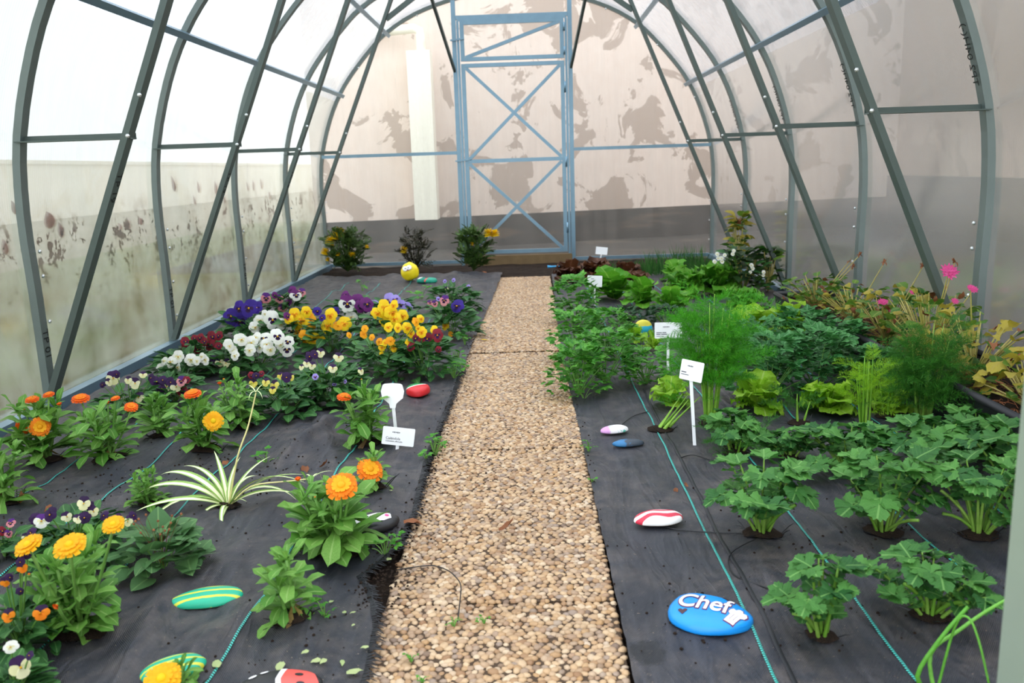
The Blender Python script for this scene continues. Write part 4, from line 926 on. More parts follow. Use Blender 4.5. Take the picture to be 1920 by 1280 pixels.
# marigold bushes at the far end
def marigold(px,py,wpx,hpx,label,fl,key,n,stemmat):
    NP[0]+=1; rs=random.Random(NP[0]*5); b=base_at(px,py); s=PX(b); H=hpx*s; Rr=wpx*s/2; t=thing('marigold_bush',label,'plant',b,'marigold bushes by the end wall')
    tips=[]
    for i in range(n):
        a=rs.uniform(0,6.28); z=H*rs.uniform(0.06,0.96); q=Rr*math.sqrt(rs.random())*math.sqrt(max(0.1,1-(1.7*z/H-0.85)**2)); leaf(t,key,(q*math.cos(a),q*math.sin(a),z),rs.uniform(0,6.28),rs.uniform(-0.2,1.3),0.085*rs.uniform(.6,1.25),rs.uniform(-.6,.6),rs=rs)
        if i%9==0: tips.append((q*math.cos(a),q*math.sin(a),z))
    for x,y,d in fl:
        w=on_plane(x,y,1,b.y-Rr*0.4); p=w-b; tips.append(p); r=d*PX(w)/2; obj('flower',POM,t,M=face_cam(p,0.6,0.2,rs)@Matrix.Scale(r*1.35,4))
    stems(t,stemmat,tips,0.003)
marigold(652,505,76,72,'bushy marigold with eight yellow blooms in the far corner',[(637,438,16),(628,444,13),(619,454,15),(609,473,12),(660,480,11),(633,477,7),(614,487,7),(688,463,6)],'marigold',260,M['marigold'])
marigold(780,502,54,66,'withered dark marigold bush with a single yellow bloom',[(757,470,12)],'marigold_dry',150,M['marigold_dry'])
marigold(888,506,54,72,'marigold bush beside the door with two yellow blooms at its tip',[(916,439,15),(928,439,13),(885,458,6)],'marigold',220,M['marigold'])
# seedlings and weeds
def weed(px,py,wpx,hpx,label,key='weed',n=10,name='weed_seedling',lp=None,group='small weeds'):
    NP[0]+=1; rs=random.Random(NP[0]*3); b=G(px,py,0.005); b.z=mat_z(b.x,b.y) if (b.x<lerp_tab(edgeL,b.y) or b.x>lerp_tab(edgeR,b.y)) else 0.002
    s=PX(b); t=thing(name,label,'weed',b,group); tips=[]
    for i in range(n):
        a=rs.uniform(0,6.28); q=wpx*s/2*math.sqrt(rs.random())*0.8; p=(q*math.cos(a),q*math.sin(a),hpx*s*rs.uniform(.2,.9)); tips.append(p); leaf(t,key,p,a,rs.uniform(0,.6),(lp or 13)*s*rs.uniform(.7,1.2),rs.uniform(-.4,.4),rs=rs)
    stems(t,M['stem_green'],tips,0.0008)
for i,(x,y,w,h,n) in enumerate([(852,712,34,30,16),(858,678,30,28,14),(872,650,26,24,10),(862,700,30,26,12),(815,850,40,40,16),(800,862,24,20,8),(823,835,22,22,8)]): weed(x,y,w,h,'small green weed sprouting along the left edge of the path',n=n)
weed(1104,842,24,26,'tiny weed in the crack beside the right cloth',n=7); weed(1110,905,16,10,'moss tuft on the right edge of the path',n=5,lp=8)
weed(722,1040,60,52,'nettle seedling beside the pink-dotted stone',n=9,lp=26); weed(610,1160,50,40,'little weed at the foot of the flowerless pot marigold',n=8,lp=16)
weed(500,866,46,22,'low weed in a torn hole above the spider plant',n=8,lp=18); weed(1095,745,44,26,'stray leaf sprig at the corner of the right cloth',n=5,lp=22)
for i,(x,y) in enumerate([(850,1165),(908,1160),(790,1270),(770,1230)]): weed(x,y,30,8,'flat wisp of moss between the pebbles',n=6,lp=9,group='moss on the path')
weed(790,560,60,26,'yellowing seedling in a hole behind the pansies',n=7,lp=20,key='weed')
weed(680,545,20,24,'thin seedling with a red bud near the purple pansies',n=6,lp=12)
# ================================================================== VEGETABLE BED (right)
def celery(px,py,wpx,hpx,label,nst=9,lpx=44,cut=2,group='celery plants'):
    NP[0]+=1; rs=random.Random(NP[0]*11+5); b=base_at(px,py); s=PX(b); Rr=wpx*s/2*1.25; H=hpx*s*0.92; nst+=3; t=thing('celery_plant',label,'vegetable',b,group); L=lpx*s*0.84
    for k in range(nst):
        a=2*PI*k/nst+rs.uniform(-.35,.35); q=Rr*rs.uniform(0.45,0.9); hh=H*rs.uniform(0.45,0.95) if k%3 else H*0.95; q*= 0.5 if hh>0.85*H else 1
        tip=Vector((q*math.cos(a),q*math.sin(a),hh)); pts=arc((0.006*math.cos(a),0.006*math.sin(a),-.01),tip,0.10*Rr,7)
        st=MB().tube(pts,[0.0034,0.0032,0.0029,0.0026,0.0023,0.002,0.0015],6).build('stalk',M['celery_stalk'],t,True)
        el=rs.uniform(-.4,.45)
        leaf(st,'celery',tip,a,el,L*rs.uniform(.9,1.2),0,'leaflet',rs)
        for sd in (-1,1):
            leaf(st,'celery',tip,a+sd*1.15,el*0.6+rs.uniform(-.1,.3),L*rs.uniform(.75,1.0),sd*0.3,'leaflet',rs)
            for u in (5,4) if rs.random()<0.5 else (5,4,3): leaf(st,'celery',pts[u],a+sd*1.35,rs.uniform(0,.5),L*rs.uniform(.5,.75),sd*0.4,'leaflet',rs)
    for k in range(5): leaf(t,'celery',(rs.uniform(-.012,.012),rs.uniform(-.012,.012),H*rs.uniform(.2,.45)),rs.uniform(0,6.28),rs.uniform(.3,1.2),L*0.5,0,'leaflet',rs)
    for k in range(cut):
        a=rs.uniform(0,6.28); st=MB().tube(arc((0,0,0),(Rr*.6*math.cos(a),Rr*.6*math.sin(a),H*rs.uniform(.3,.7)),0.01,5),0.0032,6).build('cut_stalk',M['celery_stalk'],t,True)
    hole(b,min(0.05,Rr*0.3),matR,10); return t
celery(1430,1000,200,150,'celery beside the red-striped stone, long stalks leaning outward',10,52)
celery(1540,1185,160,165,'small celery nearest the blue stone with one upright stem of leaves',7,52,3)
celery(1655,990,210,160,'bushy celery with a tall leafy centre in the middle row',11,54)
celery(1745,1150,190,130,'low celery with drooping toothed leaves next to the cut onion stalk',9,54,3)
celery(1590,880,170,92,'celery with rounded leaves behind the bushy one',10,48)
celery(1745,888,190,110,'wide celery with a broken leaning stem of leaves',11,50)
celery(1835,1000,190,150,'celery with yellowish young leaves beside the front door post',10,54)
celery(1905,930,160,140,'large-leaved celery by the end of the planter trough',8,54,0)
celery(1830,850,130,80,'dark celery in the shade of the planter trough',9,46,0)
celery(1375,838,120,66,'young celery with three tiers of leaves beside the tall fennel',7,40,1)
celery(1480,856,100,52,'sparse young celery between fennel seedlings',6,36,1)
def clump(px,py,wpx,hpx,label,key,n,lpx,name='herb_clump',cat='herb',group='leafy herbs',stemmat='stem_green',el=(0.0,0.9)):
    NP[0]+=1; rs=random.Random(NP[0]*19+2); b=base_at(px,py); s=PX(b); Rr=wpx*s/2; H=hpx*s; t=thing(name,label,cat,b,group)
    dome_leaves(t,key,int(n*1.2),Rr,H,lpx*s*1.15,rs,0.08,el)
    stems(t,M[stemmat],[(Rr*rs.uniform(-.75,.75),Rr*rs.uniform(-.75,.75),H*rs.uniform(.35,.9)) for _ in range(16)],0.0013)
    return t
clump(1085,735,110,90,'parsley clump spilling over the edge of the path','parsley',150,22)
clump(1135,715,120,95,'parsley clump with yellow stalks behind the path edge','parsley',150,22)
clump(1085,672,100,90,'pale parsley further along the path','parsley',150,20)
clump(1145,660,90,80,'parsley around the foot of the second label','parsley',120,18)
clump(1080,600,86,78,'tall mint-green herb at the path edge by the first label','parsley',150,18)
clump(1212,715,100,60,'low coriander beside the wide label','parsley',110,20)
clump(1170,606,70,30,'dark low herb behind the egg-shaped stone','herb_dark',90,13)
clump(1245,606,70,30,'dark low herb next to the tall fennel top','herb_dark',90,13)
clump(1440,740,150,110,'blue-green leafy clump behind the tall fennel','herb_blue',190,24)
clump(1530,730,150,110,'broad blue-green herb clump in the middle of the bed','herb_blue',200,24)
clump(1578,690,110,86,'blue-green herb clump by the planter trough','herb_blue',170,22)
clump(1420,680,120,80,'blue-green herb clump beneath the pale lettuce','herb_blue',150,20)
clump(1640,740,90,86,'dark blue-green herb clump behind the dark fennel','herb_blue',130,24)
clump(1510,660,120,80,'blue-green herbs reaching the base rail','herb_blue',140,20)
def lettuce(px,py,wpx,hpx,label,key='lettuce',n=15,group='lettuces',asp=1.0):
    NP[0]+=1; rs=random.Random(NP[0]*23+2); b=base_at(px,py); s=PX(b); Rr=wpx*s/2; H=hpx*s; t=thing('lettuce',label,'vegetable',b,group)
    n=int(n*1.5)
    for i in range(n):
        u=i/(n-1); a=i*2.4+rs.uniform(-.3,.3); el=0.15+1.1*u
        L=math.hypot(Rr*(1-0.55*u),H*(0.25+0.75*u)*0.9)*rs.uniform(.7,1.1); leaf(t,key,(0.006*math.cos(a),0.006*math.sin(a),0.004+0.02*u),a,el,L,rs.uniform(-.25,.25),rs=rs)
    return t
lettuce(1255,758,90,52,'flat young lettuce below the wide label',n=9); lettuce(1418,764,110,66,'bright lime lettuce between the fennels',n=13)
lettuce(1555,768,108,64,'lime lettuce with tightly frilled leaves',n=14); lettuce(1672,768,84,56,'lime lettuce behind the dark fennel',n=12)
lettuce(1405,645,90,84,'tall pale lettuce behind the fennel top',n=15); lettuce(1476,625,90,64,'pale lettuce close to the base rail',n=13)
lettuce(1192,640,60,26,'small lime lettuce in front of the egg-shaped stone',n=7); lettuce(1225,655,50,26,'lime seedling lettuce behind the wide label',n=7)
G2='green lettuces in the far rows'
lettuce(1150,560,104,66,'oak-leaf lettuce behind the second label','oak',17,G2); lettuce(1205,572,84,52,'oak-leaf lettuce with pointed lobes','oak',14,G2)
lettuce(1260,585,96,46,'dark green lettuce with pale ribs','oak',14,G2); lettuce(1285,552,92,54,'frilled green lettuce in the last row','lettuce_mid',16,G2)
lettuce(1345,548,100,62,'largest frilled lettuce in the last row','lettuce_mid',18,G2); lettuce(1395,575,90,44,'frilled lettuce at the foot of the white-flowered bush','lettuce_mid',14,G2)
lettuce(1265,525,80,40,'dark lettuce near the end wall','oak',10,G2)
G3='red lettuces near the end wall'
lettuce(1070,530,70,44,'dark red lettuce at the end of the path','lettuce_red',16,G3); lettuce(1120,522,80,40,'dark red lettuce at the foot of the tilted label','lettuce_red',16,G3)
lettuce(1175,532,80,42,'dark red lettuce among the oak-leaf ones','lettuce_red',16,G3); lettuce(1200,545,56,40,'small brown-red lettuce beside the oak-leaf ones','lettuce_red',12,G3)
def fennel(px,py,wpx,hpx,label,key,nst=8,fpx=110,bulb=True,lean=0.0,stalk='fennel_stalk',fl=(0.35,1.0),per=4):
    NP[0]+=1; rs=random.Random(NP[0]*29+2); b=base_at(px,py); s=PX(b); Rr=wpx*s/2; H=hpx*s; t=thing('fennel_plant',label,'vegetable',b,'fennel plants')
    for k in range(nst):
        a=2*PI*k/nst+rs.uniform(-.4,.4); q=Rr*rs.uniform(.15,.6); hh=H*rs.uniform(.55,.95); tip=Vector((q*math.cos(a)+lean*hh,q*math.sin(a),hh)); pts=arc((0.010*math.cos(a),0.010*math.sin(a),-.005),tip,0.0,7)
        st=MB().tube(pts,[0.0062 if bulb else 0.0034,0.005 if bulb else 0.003,0.0034,0.0026,0.002,0.0016,0.001],6).build('stalk',M[stalk],t,True)
        for i in range(per):
            u=fl[0]+(fl[1]-fl[0])*(i+rs.random()*0.7)/per; p=pts[0].lerp(pts[-1],min(1,u)); az=a+rs.uniform(-1.6,1.6)+(PI if i%2 else 0)*0.6
            leaf(st,key,p,az,rs.uniform(.25,1.15),fpx*s*rs.uniform(.7,1.15)*(1.1-0.3*u),rs.uniform(-.5,.5),'frond',rs)
    hole(b,0.035,matR,6); return t
fennel(1332,792,112,265,'tall bright green feathery fennel in the middle of the bed','fennel',12,88,True,0.02,per=9)
fennel(1238,803,110,80,'small fennel bulb with cut stalks leaning towards the label stakes','fennel',5,46,True,0.8,fl=(.85,1.0),per=1)
fennel(1622,800,70,150,'lime green fennel in front of the blue-green herbs','fennel_lime',7,56,False,0,fl=(.35,1),per=4)
fennel(1665,775,80,110,'small lime fennel next to the dark one','fennel_lime',3,60,False,0,fl=(.4,1),per=3)
fennel(1728,800,120,215,'dark green feathery fennel beside the planter trough','fennel_dark',12,84,True,0.02,'celery_stalk',per=8)
fennel(1380,850,120,50,'low dark fennel tuft at the foot of the label stake','fennel_dark',4,70,False,0,fl=(.2,.8),per=3)
fennel(1500,790,90,60,'thin fennel seedling behind the young celery','fennel_dark',3,60,False,0,fl=(.3,1),per=2)
# cut onion in the corner
b=Vector((0.62,1.035,0.0)); b.z=mat_z(b.x,b.y); on=thing('onion_plant','cut onion with thick green stalks leaning towards the front post','vegetable',b)
for nme,pts,r in (('leaf_stalk',[(1720,1268,0.0),(1765,1195,0.0),(1815,1137,0.0)],0.0036),('leaf_stalk',[(1745,1225,0.01),(1800,1180,0.02),(1850,1145,0.03),(1915,1108,0.05)],0.0031),('leaf_stalk',[(1790,1175,0.0),(1815,1157,-.01),(1835,1200,-.03),(1855,1285,-.05)],0.002)):
    stalk(on,b,pts,r,r*0.7,M['chive'],nme)
# planter trough with geraniums
PL=thing('planter_trough','long black plastic trough against the right wall','planter',(1.315,2.78,0.0))
mb=MB(); y0,y1=-1.05,1.05; z0,z1=-0.012,0.125
def ring(hw,hl,z): return [(-hw,-hl,z),(hw,-hl,z),(hw,hl,z),(-hw,hl,z)]
vs=ring(0.10,1.03,z0)+ring(0.132,1.05,z1)+ring(0.120,1.038,z1)+ring(0.116,1.034,0.085)
fs=[(3,2,1,0)]
for k in range(3):
    for j in range(4): a=k*4+j; bq=k*4+(j+1)%4; fs.append((a,bq,bq+4,a+4))
mb.add(vs,fs).build('trough_body',M['fray'],PL)
mb=MB()
for (ax,ay,bx,by) in ((-0.126,-1.044,-0.126,1.044),(0.126,-1.044,0.126,1.044),(-0.126,-1.044,0.126,-1.044),(-0.126,1.044,0.126,1.044)): mb.tube([(ax,ay,z1),(bx,by,z1)],0.011,8)
mb.build('rolled_rim',M['fray'],PL,True)
gridmesh(-0.117,0.117,-1.035,1.035,6,40,lambda x,y:0.098+0.012*nz(x,y,20)).build('potting_soil',M['soil'],PL,True)
mb=MB(); rs=random.Random(77)
for k in range(700):
    p=Vector((rs.uniform(-.11,.11),rs.uniform(-1.02,1.02),0.108+rs.uniform(0,.012))); a=rs.uniform(0,6.28); d=Vector((math.cos(a),math.sin(a),rs.uniform(-.15,.35)))*rs.uniform(.015,.05)
    q=p+d; q.x=max(-.115,min(.115,q.x)); mb.tube([p,(p+q)/2+Vector((0,0,.004)),q],0.0009,3,cap=False)
tag(mb.build('straw_mulch',M['brown'],PL),kind='stuff')
pel=MB()
for k in range(26):
    a=k*2.4; q=0.8*math.sqrt(k/26); P=outline_leaf([(x*0.34,y*0.36) for x,y in viola_out()],(0,0.16),0.1,0.4)
    for j in range(3): pel.add(P[0],P[1],0,place((q*math.cos(a),q*math.sin(a),0.35*(1-q)),a+j*2.1,0.5,0,1),P[2])
PINK=pel.mesh('flower',[M['hot_pink']],True)
def geranium(x,y,label,leaves,flowers,mix=0.5,spread=0.14,H=0.14,zb=0.105,group='geraniums in the trough',key='geranium',alt='geranium_yellow',lsz=0.04):
    NP[0]+=1; rs=random.Random(NP[0]*31); b=Vector((x,y,zb)); t=thing('geranium_plant',label,'plant',b,group); tips=[]
    for i in range(int(leaves*1.5)):
        a=rs.uniform(0,6.28); q=spread*math.sqrt(rs.random()); z=H*rs.uniform(.1,1.0); p=(q*math.cos(a)*0.8,q*math.sin(a),z)
        k=alt if rs.random()<mix-.28 else key
        if rs.random()<0.14: k='dry'
        leaf(t,k,p,a+rs.uniform(-.7,.7),rs.uniform(-.3,.9),lsz*rs.uniform(.55,1.15),rs.uniform(-.6,.6),rs=rs)
        if i%2==0: tips.append(p)
    stems(t,M['geranium_stem'],tips,0.0019)
    for fx,fy,d,kind in flowers:
        w=on_plane(fx,fy,1,b.y-0.06); p=w-b; r=d*PX(w)/2*1.25
        stems(t,M['geranium_stem'],[p],0.0017,name='flower_stem')
        if kind=='p': obj('flower',PINK,t,M=Matrix.Translation(p)@Matrix.Rotation(0.9,4,'X')@Matrix.Rotation(rs.uniform(0,6),4,'Z')@Matrix.Scale(r,4))
        else:
            for k in range(5): leaf(t,'dry',p,k*1.3,0.3,0.018,0,'seed_pod',rs)
geranium(1.30,3.62,'small-leaved green geranium at the far end of the trough',60,[(1592,490,8,'s'),(1612,478,8,'s'),(1600,500,8,'s')],0.2,0.15,0.12)
geranium(1.32,3.25,'yellowing geranium with bare seed stalks',60,[(1658,492,8,'s'),(1655,570,12,'p')],0.5,0.14,0.13)
geranium(1.31,2.92,'geranium with drooping pink petals over the trough edge',64,[(1655,568,18,'p'),(1672,582,14,'p'),(1710,548,9,'p'),(1730,500,8,'s')],0.55,0.15,0.15)
geranium(1.32,2.62,'tall geranium with a bright pink flower head',66,[(1779,510,28,'p'),(1825,543,14,'p'),(1790,565,12,'p'),(1790,492,8,'s')],0.6,0.15,0.19)
geranium(1.31,2.32,'straggly geranium with mostly yellow leaves',66,[(1820,540,12,'p')],0.8,0.15,0.17)
geranium(1.31,2.05,'yellow and brown geranium nearest the front post',50,[],0.85,0.13,0.13)
# bush by the right wall at the far end
def bush(px,py,wpx,hpx,label,key,n,alt,altp,lpx,name='bush',z=0):
    NP[0]+=1; rs=random.Random(NP[0]*37); b=base_at(px,py); s=PX(b); Rr=wpx*s/2; H=hpx*s; t=thing(name,label,'bush',b,'bushes in the far right corner')
    dome_leaves(t,key,n,Rr,H,lpx*s,rs,0.05,(0,.9),alt=alt,altp=altp); stems(t,M['geranium_stem'],[(Rr*rs.uniform(-.6,.6),Rr*rs.uniform(-.6,.6),H*rs.uniform(.4,.9)) for _ in range(14)],0.003); return t,b
t,b=bush(1392,545,96,80,'dark bush with small white flowers in the far corner','bush',230,'viola',.25,20)
rs=random.Random(3)
for fx,fy,d in ((1345,476,9),(1347,484,9),(1353,484,10),(1354,490,9),(1359,478,8),(1340,490,9),(1376,470,8),(1374,476,8),(1409,497,9),(1411,503,9),(1407,510,7),(1432,510,8),(1431,516,7)):
    w=on_plane(fx,fy,1,b.y-0.14); p=w-b; stems(t,M['stem_green'],[p],0.0012,name='flower_stem'); obj('flower',PAN['w'],t,M=Matrix.Translation(p)@Matrix.Rotation(1.2,4,'X')@Matrix.Scale(d*PX(w)/2,4))
t,b=bush(1384,520,38,116,'tall yellowing plant rising from the dark bush','yellowing',110,'geranium',.45,18,'yellowing_plant')
for k in range(5): leaf(t,'dry',(0,0,0.3+k*0.02),k*1.5,.4,.05,0,'dry_leaf',rs)
bush(1440,545,44,84,'dark shoots against the right wall behind the brace','bush',90,'geranium',.2,18)
def grass(px,py,wpx,hpx,label,n):
    NP[0]+=1; rs=random.Random(NP[0]); b=base_at(px,py); s=PX(b); t=thing('grass_tuft',label,'grass',b,'grass by the end wall'); mb=MB()
    for i in range(n):
        x=rs.uniform(-.5,.5)*wpx*s; y=rs.uniform(-.1,.1); a=rs.uniform(0,6.28); h=hpx*s*rs.uniform(.4,1); l=h*rs.uniform(0,.4)
        p=Vector((x,y,0)); q=p+Vector((l*math.cos(a)*.4,l*math.sin(a)*.4,h*.6)); e=p+Vector((l*math.cos(a),l*math.sin(a),h)); w=Vector((0.0022,0,0))
        mb.add([p-w,p+w,q+w*.7,q-w*.7,e],[(0,1,2,3),(3,2,4)])
    tag(mb.build('blades',M['grass'],t),kind='stuff')
grass(1240,512,60,50,'upright chive-like grass in front of the end wall',160); grass(1295,508,60,56,'wispy grass near the right corner of the end wall',160); grass(1170,508,120,26,'low grass along the foot of the end wall',260); grass(1330,512,90,30,'low grass beside the dark corner bush',180)
# ================================================================== PAINTED STONES
def stone_mesh(a,b,c,taper=0.0,ez=0.85,seed=0,mats=None,rough=0.03,nu=36,nv=18,flat=0.55):
    mb=MB(); rs=random.Random(seed); vs=[]
    def pt(X,Y,Z):
        k=1+rough*mnoise.noise(Vector((X*1.7+seed,Y*1.7,Z*1.7)))*2
        zz=c*math.copysign(abs(Z)**ez,Z)*(1 if Z>0 else flat)
        return (a*X*k,b*Y*k*(1+taper*X),zz*k+c*flat)
    vs.append(pt(0,0,1))
    for i in range(1,nv):
        t=PI*i/nv
        for j in range(nu): p=2*PI*j/nu; vs.append(pt(math.sin(t)*math.cos(p),math.sin(t)*math.sin(p),math.cos(t)))
    vs.append(pt(0,0,-1)); fs=[(0,1+j,1+(j+1)%nu) for j in range(nu)]
    for i in range(nv-2):
        for j in range(nu): q=1+i*nu+j; w=1+i*nu+(j+1)%nu; fs.append((q,q+nu,w+nu,w))
    e=len(vs)-1; fs+=[(e,e-nu+(j+1)%nu,e-nu+j) for j in range(nu)]
    me=mb.add(vs,fs).mesh('stone',mats,True)
    def top(x,y):
        X=x/a; Y=y/(b*(1+taper*X)); Z=math.sqrt(max(0.0,1-X*X-Y*Y)); k=1+rough*mnoise.noise(Vector((X*1.7+seed,Y*1.7,Z*1.7)))*2
        X/=k;Y/=k; Z=math.sqrt(max(0.0,1-X*X-Y*Y)); return (c*Z**ez)*k+c*flat
    return me,top
def bare(name,fn):
    """painted-stone material: fn(nt,x,y,z,noise) -> colour"""
    mt,nt,out=nm(name); c=coords(nt); x,y,z=sep(nt,c); n=noise_n(nt,60,4,0.6,c); col=fn(nt,x,y,z,n)
    princ(nt,out,col,0.42,0,0.45,n,0.12,0.001); return mt
def stone(px,py,a,b,c,rz,mat,label,name='painted_stone',taper=0,seed=1,ez=0.85,tilt=0.0,z=None,group='painted stones'):
    p=G(px,py,0.015); zz=mat_z(p.x,p.y)+0.001 if z is None else z
    me,top=stone_mesh(a,b,c,taper,ez,seed,[mat])
    t=thing(name,label,'stone',(p.x,p.y,zz),group,rz); t.rotation_euler=(tilt,0,rz); o=obj('stone_body',me,t); return t,top
def decal(root,name,me_or_poly,mat,top,loc=(0,0),rot=0,s=1.0,lift=0.0007):
    bm=bmesh.new()
    if isinstance(me_or_poly,list):
        f=bm.faces.new([bm.verts.new((x,y,0)) for x,y in me_or_poly]); bmesh.ops.triangulate(bm,faces=bm.faces[:])
    else: bm.from_mesh(me_or_poly)
    bmesh.ops.transform(bm,matrix=Matrix.Translation((loc[0],loc[1],0))@Matrix.Rotation(rot,4,'Z')@(Matrix.Diagonal((s[0],s[1],1,1)) if hasattr(s,'__len__') else Matrix.Scale(s,4)),verts=bm.verts[:])
    for _ in range(4):
        es=[e for e in bm.edges if e.calc_length()>0.006]
        if not es: break
        bmesh.ops.subdivide_edges(bm,edges=es,cuts=1); bmesh.ops.triangulate(bm,faces=bm.faces[:])
    for v in bm.verts: v.co.z=top(v.co.x,v.co.y)+lift
    me=bpy.data.meshes.new(name); bm.to_mesh(me); bm.free(); me.materials.append(mat); return obj(name,me,root)
SC_=lambda r,g,b:sRGB(r,g,b)
def circ(r,n=14,sy=1.0,cx=0,cy=0): return [(cx+r*math.cos(2*PI*i/n),cy+r*sy*math.sin(2*PI*i/n)) for i in range(n)]
HEART=[(0,-0.9),(0.5,-0.3),(0.95,0.2),(0.95,0.55),(0.6,0.8),(0.25,0.7),(0,0.4),(-0.25,0.7),(-0.6,0.8),(-0.95,0.55),(-0.95,0.2),(-0.5,-0.3)]
HAT=[(-0.55,-1.0),(0.55,-1.0),(0.6,0.05),(0.95,0.25),(1.0,0.65),(0.7,0.95),(0.35,0.85),(0.1,1.15),(-0.3,1.1),(-0.45,0.8),(-0.8,0.9),(-1.0,0.6),(-0.9,0.2),(-0.6,0.05)]
M['p_blue']=paint('sky_blue_paint',(24,140,222),0.3)
t,top=stone(1331,1150,0.068,0.054,0.016,-0.42,M['p_blue'],'blue painted stone lettered Chef with a white chef hat and two hearts',seed=3,taper=-0.20,ez=0.6)
for mt_,off,lf_,e in ((M['p_outline'],0.0021,0.0006,0),(M['p_white'],0.0006,0.0012,0)):
    me=text_me('lettering','Chef',0.043,mt_,off,0.0); decal(t,'lettering' if off<0.001 else 'lettering_outline',me,mt_,top,(-0.012,0.010),-0.02,(1.0,1.45),lf_)
decal(t,'hat_outline',HAT,M['p_outline'],top,(0.041,-0.012),-0.35,(0.0165,0.021),0.0006); decal(t,'chef_hat',HAT,M['p_white'],top,(0.041,-0.012),-0.35,(0.0146,0.019),0.0012)
for dx in (-0.003,0.003): decal(t,'hat_line',[(dx-.0004,-.009),(dx+.0004,-.009),(dx+.0004,.004),(dx-.0004,.004)],M['p_outline'],top,(0.041,-0.012),-0.35,(1,1.3),0.0016)
decal(t,'heart',HEART,M['p_maroon'],top,(-0.038,-0.024),0.2,(0.0075,0.010)); decal(t,'heart',HEART,M['p_maroon'],top,(0.020,0.040),0.2,(0.0075,0.008))
def bacon(nt,x,y,z,n):
    w=mathn(nt,'ADD',y,mathn(nt,'MULTIPLY',mathn(nt,'SINE',mathn(nt,'MULTIPLY',x,105.0)),0.0035));     col=ramp(nt,mathn(nt,'ADD',mathn(nt,'MULTIPLY',w,16.0),0.5),[(0.0,SC_(240,238,236)),(0.24,SC_(198,40,66)),(0.42,SC_(242,240,240)),(0.58,SC_(196,38,64)),(0.74,SC_(238,236,236))],'CONSTANT')
    return mixc(nt,ramp(nt,z,[(0.004,1),(0.0055,0)]),col,SC_(150,126,96))
stone(1235,970,0.051,0.030,0.0155,0.16,bare('bacon_paint',bacon),'oval stone painted with wavy red and white stripes',seed=5)
def melon_stripes(c1,c2,k,ph=0.0):
    def f(nt,x,y,z,n):
        w=mathn(nt,'SINE',mathn(nt,'ADD',mathn(nt,'MULTIPLY',y,k),mathn(nt,'ADD',ph,mathn(nt,'MULTIPLY',n,1.2)))); col=mixc(nt,ramp(nt,w,[(0.55,0),(0.62,1)]),SC_(*c1),SC_(*c2))
        return mixc(nt,ramp(nt,z,[(0.003,1),(0.0045,0)]),col,SC_(110,92,50))
    return f
stone(388,1116,0.059,0.033,0.013,0.24,bare('green_stripe_paint',melon_stripes((26,168,132),(206,206,66),330)),'long teal stone with yellow stripes on the left cloth',seed=7,taper=0.1)
stone(326,1262,0.045,0.030,0.014,0.5,bare('green_stripe_paint_small',melon_stripes((26,168,132),(206,206,66),420,1.0)),'teal and yellow striped stone behind the golden bloom',seed=8)
def water(nt,x,y,z,n):
    w=mathn(nt,'ADD',mathn(nt,'ADD',z,mathn(nt,'MULTIPLY',y,0.4)),mathn(nt,'MULTIPLY',x,-0.5))
    return ramp(nt,mathn(nt,'MULTIPLY',w,12.0),[(0.0,SC_(206,40,46)),(0.37,SC_(238,238,232)),(0.42,SC_(30,134,66))],'CONSTANT')
stone(783,735,0.038,0.044,0.024,-0.25,bare('watermelon_paint',water),'stone painted as a slice of watermelon beside the paddle label',seed=9,taper=0.25,ez=0.6)
t,top=stone(698,990,0.056,0.036,0.019,0.45,M['p_black'],'black stone painted with a white shape and two pink dots',seed=10)
decal(t,'white_shape',[(-0.046,-0.012),(-0.01,-0.02),(0.02,-0.022),(0.037,-0.014),(0.040,0.004),(0.034,0.017),(0.015,0.017),(-0.01,0.010),(-0.03,0.004)],M['p_white'],top,(0,0),0,1.0,0.0008)
decal(t,'pink_dot',circ(0.0042),M['p_pink'],top,(0.031,0.008),0,1,0.0014); decal(t,'pink_dot',circ(0.0046),M['p_pink'],top,(0.030,-0.006),0,1,0.0014)
t,top=stone(520,1296,0.062,0.040,0.016,0.15,M['p_black'],'ladybird-like stone, black head and red back with spots',seed=11)
decal(t,'red_back',[(0.012,-0.036),(0.04,-0.03),(0.058,-0.006),(0.05,0.018),(0.03,0.030),(0.012,0.036),(0.006,0.0)],paint('coral_paint',(226,88,80)),top,(0,0),0,1,0.0007)
decal(t,'white_line',[(0.004,-0.038),(0.012,-0.038),(0.006,0.0),(0.012,0.038),(0.004,0.038),(-0.001,0.0)],M['p_white'],top,(0,0),0,1,0.001)
for q in ((0.03,0.010),(0.034,-0.012)): decal(t,'black_spot',circ(0.006,12,0.7),M['p_black'],top,q,0,1,0.0014)
for q in ((-0.035,0.018),(-0.020,0.026)): decal(t,'white_eye',circ(0.006,12,0.6),M['p_white'],top,q,0.4,1,0.001)
def foot(nt,x,y,z,n):
    c2=mixc(nt,ramp(nt,n,[(0.60,0),(0.63,1)]),SC_(240,236,240),SC_(90,190,170)); return mixc(nt,ramp(nt,mathn(nt,'ADD',mathn(nt,'MULTIPLY',x,-14.0),0.5),[(0.70,0),(0.78,1)]),c2,SC_(206,150,206))
stone(1152,806,0.040,0.019,0.014,0.25,bare('speckled_white_paint',foot),'small white stone with a lilac end and teal specks',seed=12)
def dkb(nt,x,y,z,n): return mixc(nt,ramp(nt,mathn(nt,'ADD',mathn(nt,'MULTIPLY',x,-12.0),mathn(nt,'MULTIPLY',n,0.9)),[(0.45,0),(0.62,1)]),SC_(52,62,74),SC_(40,110,160))
stone(1178,828,0.041,0.018,0.012,0.1,bare('dark_blue_paint',dkb),'dark slate stone with a blue smear in front of the white one',seed=13)
